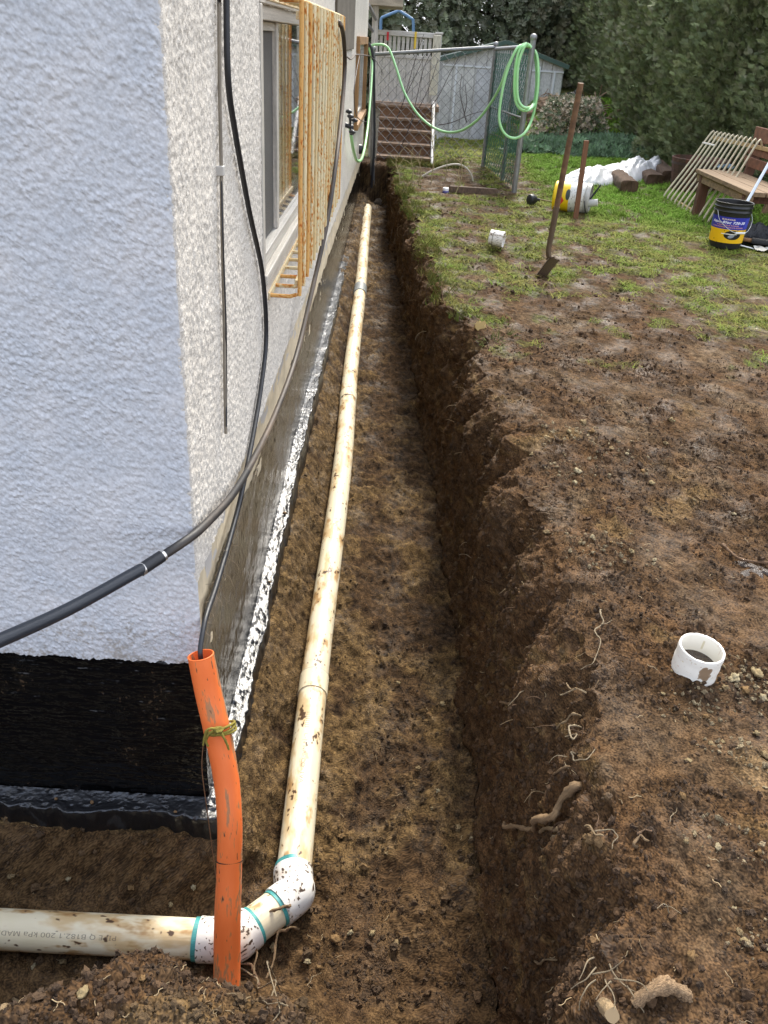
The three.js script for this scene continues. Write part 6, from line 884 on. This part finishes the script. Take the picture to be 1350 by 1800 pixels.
{ // ivy and cut brush on the bank by the shed
  const iv = thing('ivy', 'glossy green ivy patch at the foot of the bank beside the shed', 'ivy', [2.2, G(2.2, -14.2), -14.2]); const l = []; for (let i = 0; i < 1500; i++) { const u = rnd(), x = mix(1.75, 4.0, u) + rr(-0.1, 0.1), z = -13.75 - 0.7 * rnd() + 0.3 * u - (u > 0.5 ? (u - 0.5) * 0.2 : 0); const hgt = 0.18 * Math.sin(Math.PI * clamp((-13.7 - z) / 0.9 + 0.1)) * rnd(); l.push([V(x - 2.2, G(x, z) + hgt + 0.01 - G(2.2, -14.2), z + 14.2), rr(0.06, 0.11), V(rr(-0.6, 0.3), 0.7, rr(0.2, 1)).normalize(), lin(0.10, 0.17, 0.08).multiplyScalar(rr(0.6, 1.7))]); } foliage(iv, spray(1, 55), l, 'leaves'); const stm = []; for (let i = 0; i < 12; i++) { const x = mix(1.8, 3.8, i / 12), z = -14; stm.push(tube([V(x - 2.2, G(x, z) - G(2.2, -14.2), 0.2), V(x - 2.1, G(x, z) + 0.05 - G(2.2, -14.2), 0.1), V(x - 1.9, G(x, z) + 0.03 - G(2.2, -14.2), -0.2)], 0.008, 8, 5)); } part(iv, 'stems', stm, bark);
  const ps = thing('flowering_shrub', 'straggly shrub with pale dry leaves beside the hedge foot', 'shrub', [2.75, G(2.75, -14.6), -14.6]); const l2 = []; for (let i = 0; i < 1500; i++) { const a = rnd() * 6.28, r = Math.sqrt(rnd()), y = rnd(); l2.push([V(Math.cos(a) * r * 0.75 * (1 - 0.5 * y), y * 0.62, Math.sin(a) * r * 0.5), rr(0.035, 0.06), V(rr(-1, 1), 0.6, rr(-0.3, 1)).normalize(), (rnd() < 0.45 ? lin(0.42, 0.34, 0.24) : lin(0.09, 0.12, 0.05)).multiplyScalar(rr(0.7, 1.3))]); } foliage(ps, spray(1, 58), l2, 'crown'); for (let i = 0; i < 7; i++) part(ps, 'stem', tube([V(0, -0.02, 0), V(rr(-0.2, 0.2), 0.25, rr(-0.1, 0.1)), V(rr(-0.45, 0.45), 0.55, rr(-0.25, 0.25))], 0.008, 8, 5), bark);
  const bp = thing('brush_pile', 'pile of cut brown brush and clods on the bank by the shed', 'brush pile', [2.75, G(2.75, -16), -16]); const tw = []; for (let i = 0; i < 90; i++) { const x = rr(-0.9, 0.9), z = rr(-0.5, 0.7), y = G(2.75 + x, -16 + z) - G(2.75, -16) + 0.22 * rnd() * (1 - Math.abs(x)); const d = V(rr(-1, 1), rr(-0.15, 0.4), rr(-0.6, 0.6)).normalize().multiplyScalar(rr(0.15, 0.4)); tw.push(tube([V(x, y, z), V(x, y + 0.03, z).addScaledVector(d, 0.5), V(x, y, z).add(d)], rr(0.006, 0.014), 6, 5)); } part(bp, 'twigs', tw, std({ color: lin(0.20, 0.14, 0.085), roughness: 1 })).userData.kind = 'stuff'; for (let i = 0; i < 9; i++) { const x = rr(-0.7, 0.7), z = rr(-0.3, 0.5), s = rr(0.08, 0.17); part(bp, 'clod', lump(300 + i, 2, 0.5).scale(s, s * 0.7, s).translate(x, G(2.75 + x, -16 + z) - G(2.75, -16) + s * 0.35, z), std({ color: lin(0.13, 0.085, 0.05), roughness: 1 })); }
  const gb = at(1005, 190, 'z', -17.2), bag = thing('rubbish_bag', 'black rubbish bag slumped between the shed and the hedge', 'bag', [gb.x, gb.y - 0.3, gb.z]); part(bag, 'sack', lump(77, 3, 0.35).scale(0.28, 0.42, 0.25).translate(0, 0.25, 0), phy({ color: lin(0.012, 0.014, 0.018), roughness: 0.28, bumpMap: rep(fineNoise, 1, 1), bumpScale: 0.1 }));
}
renderer.render(scene, camera);
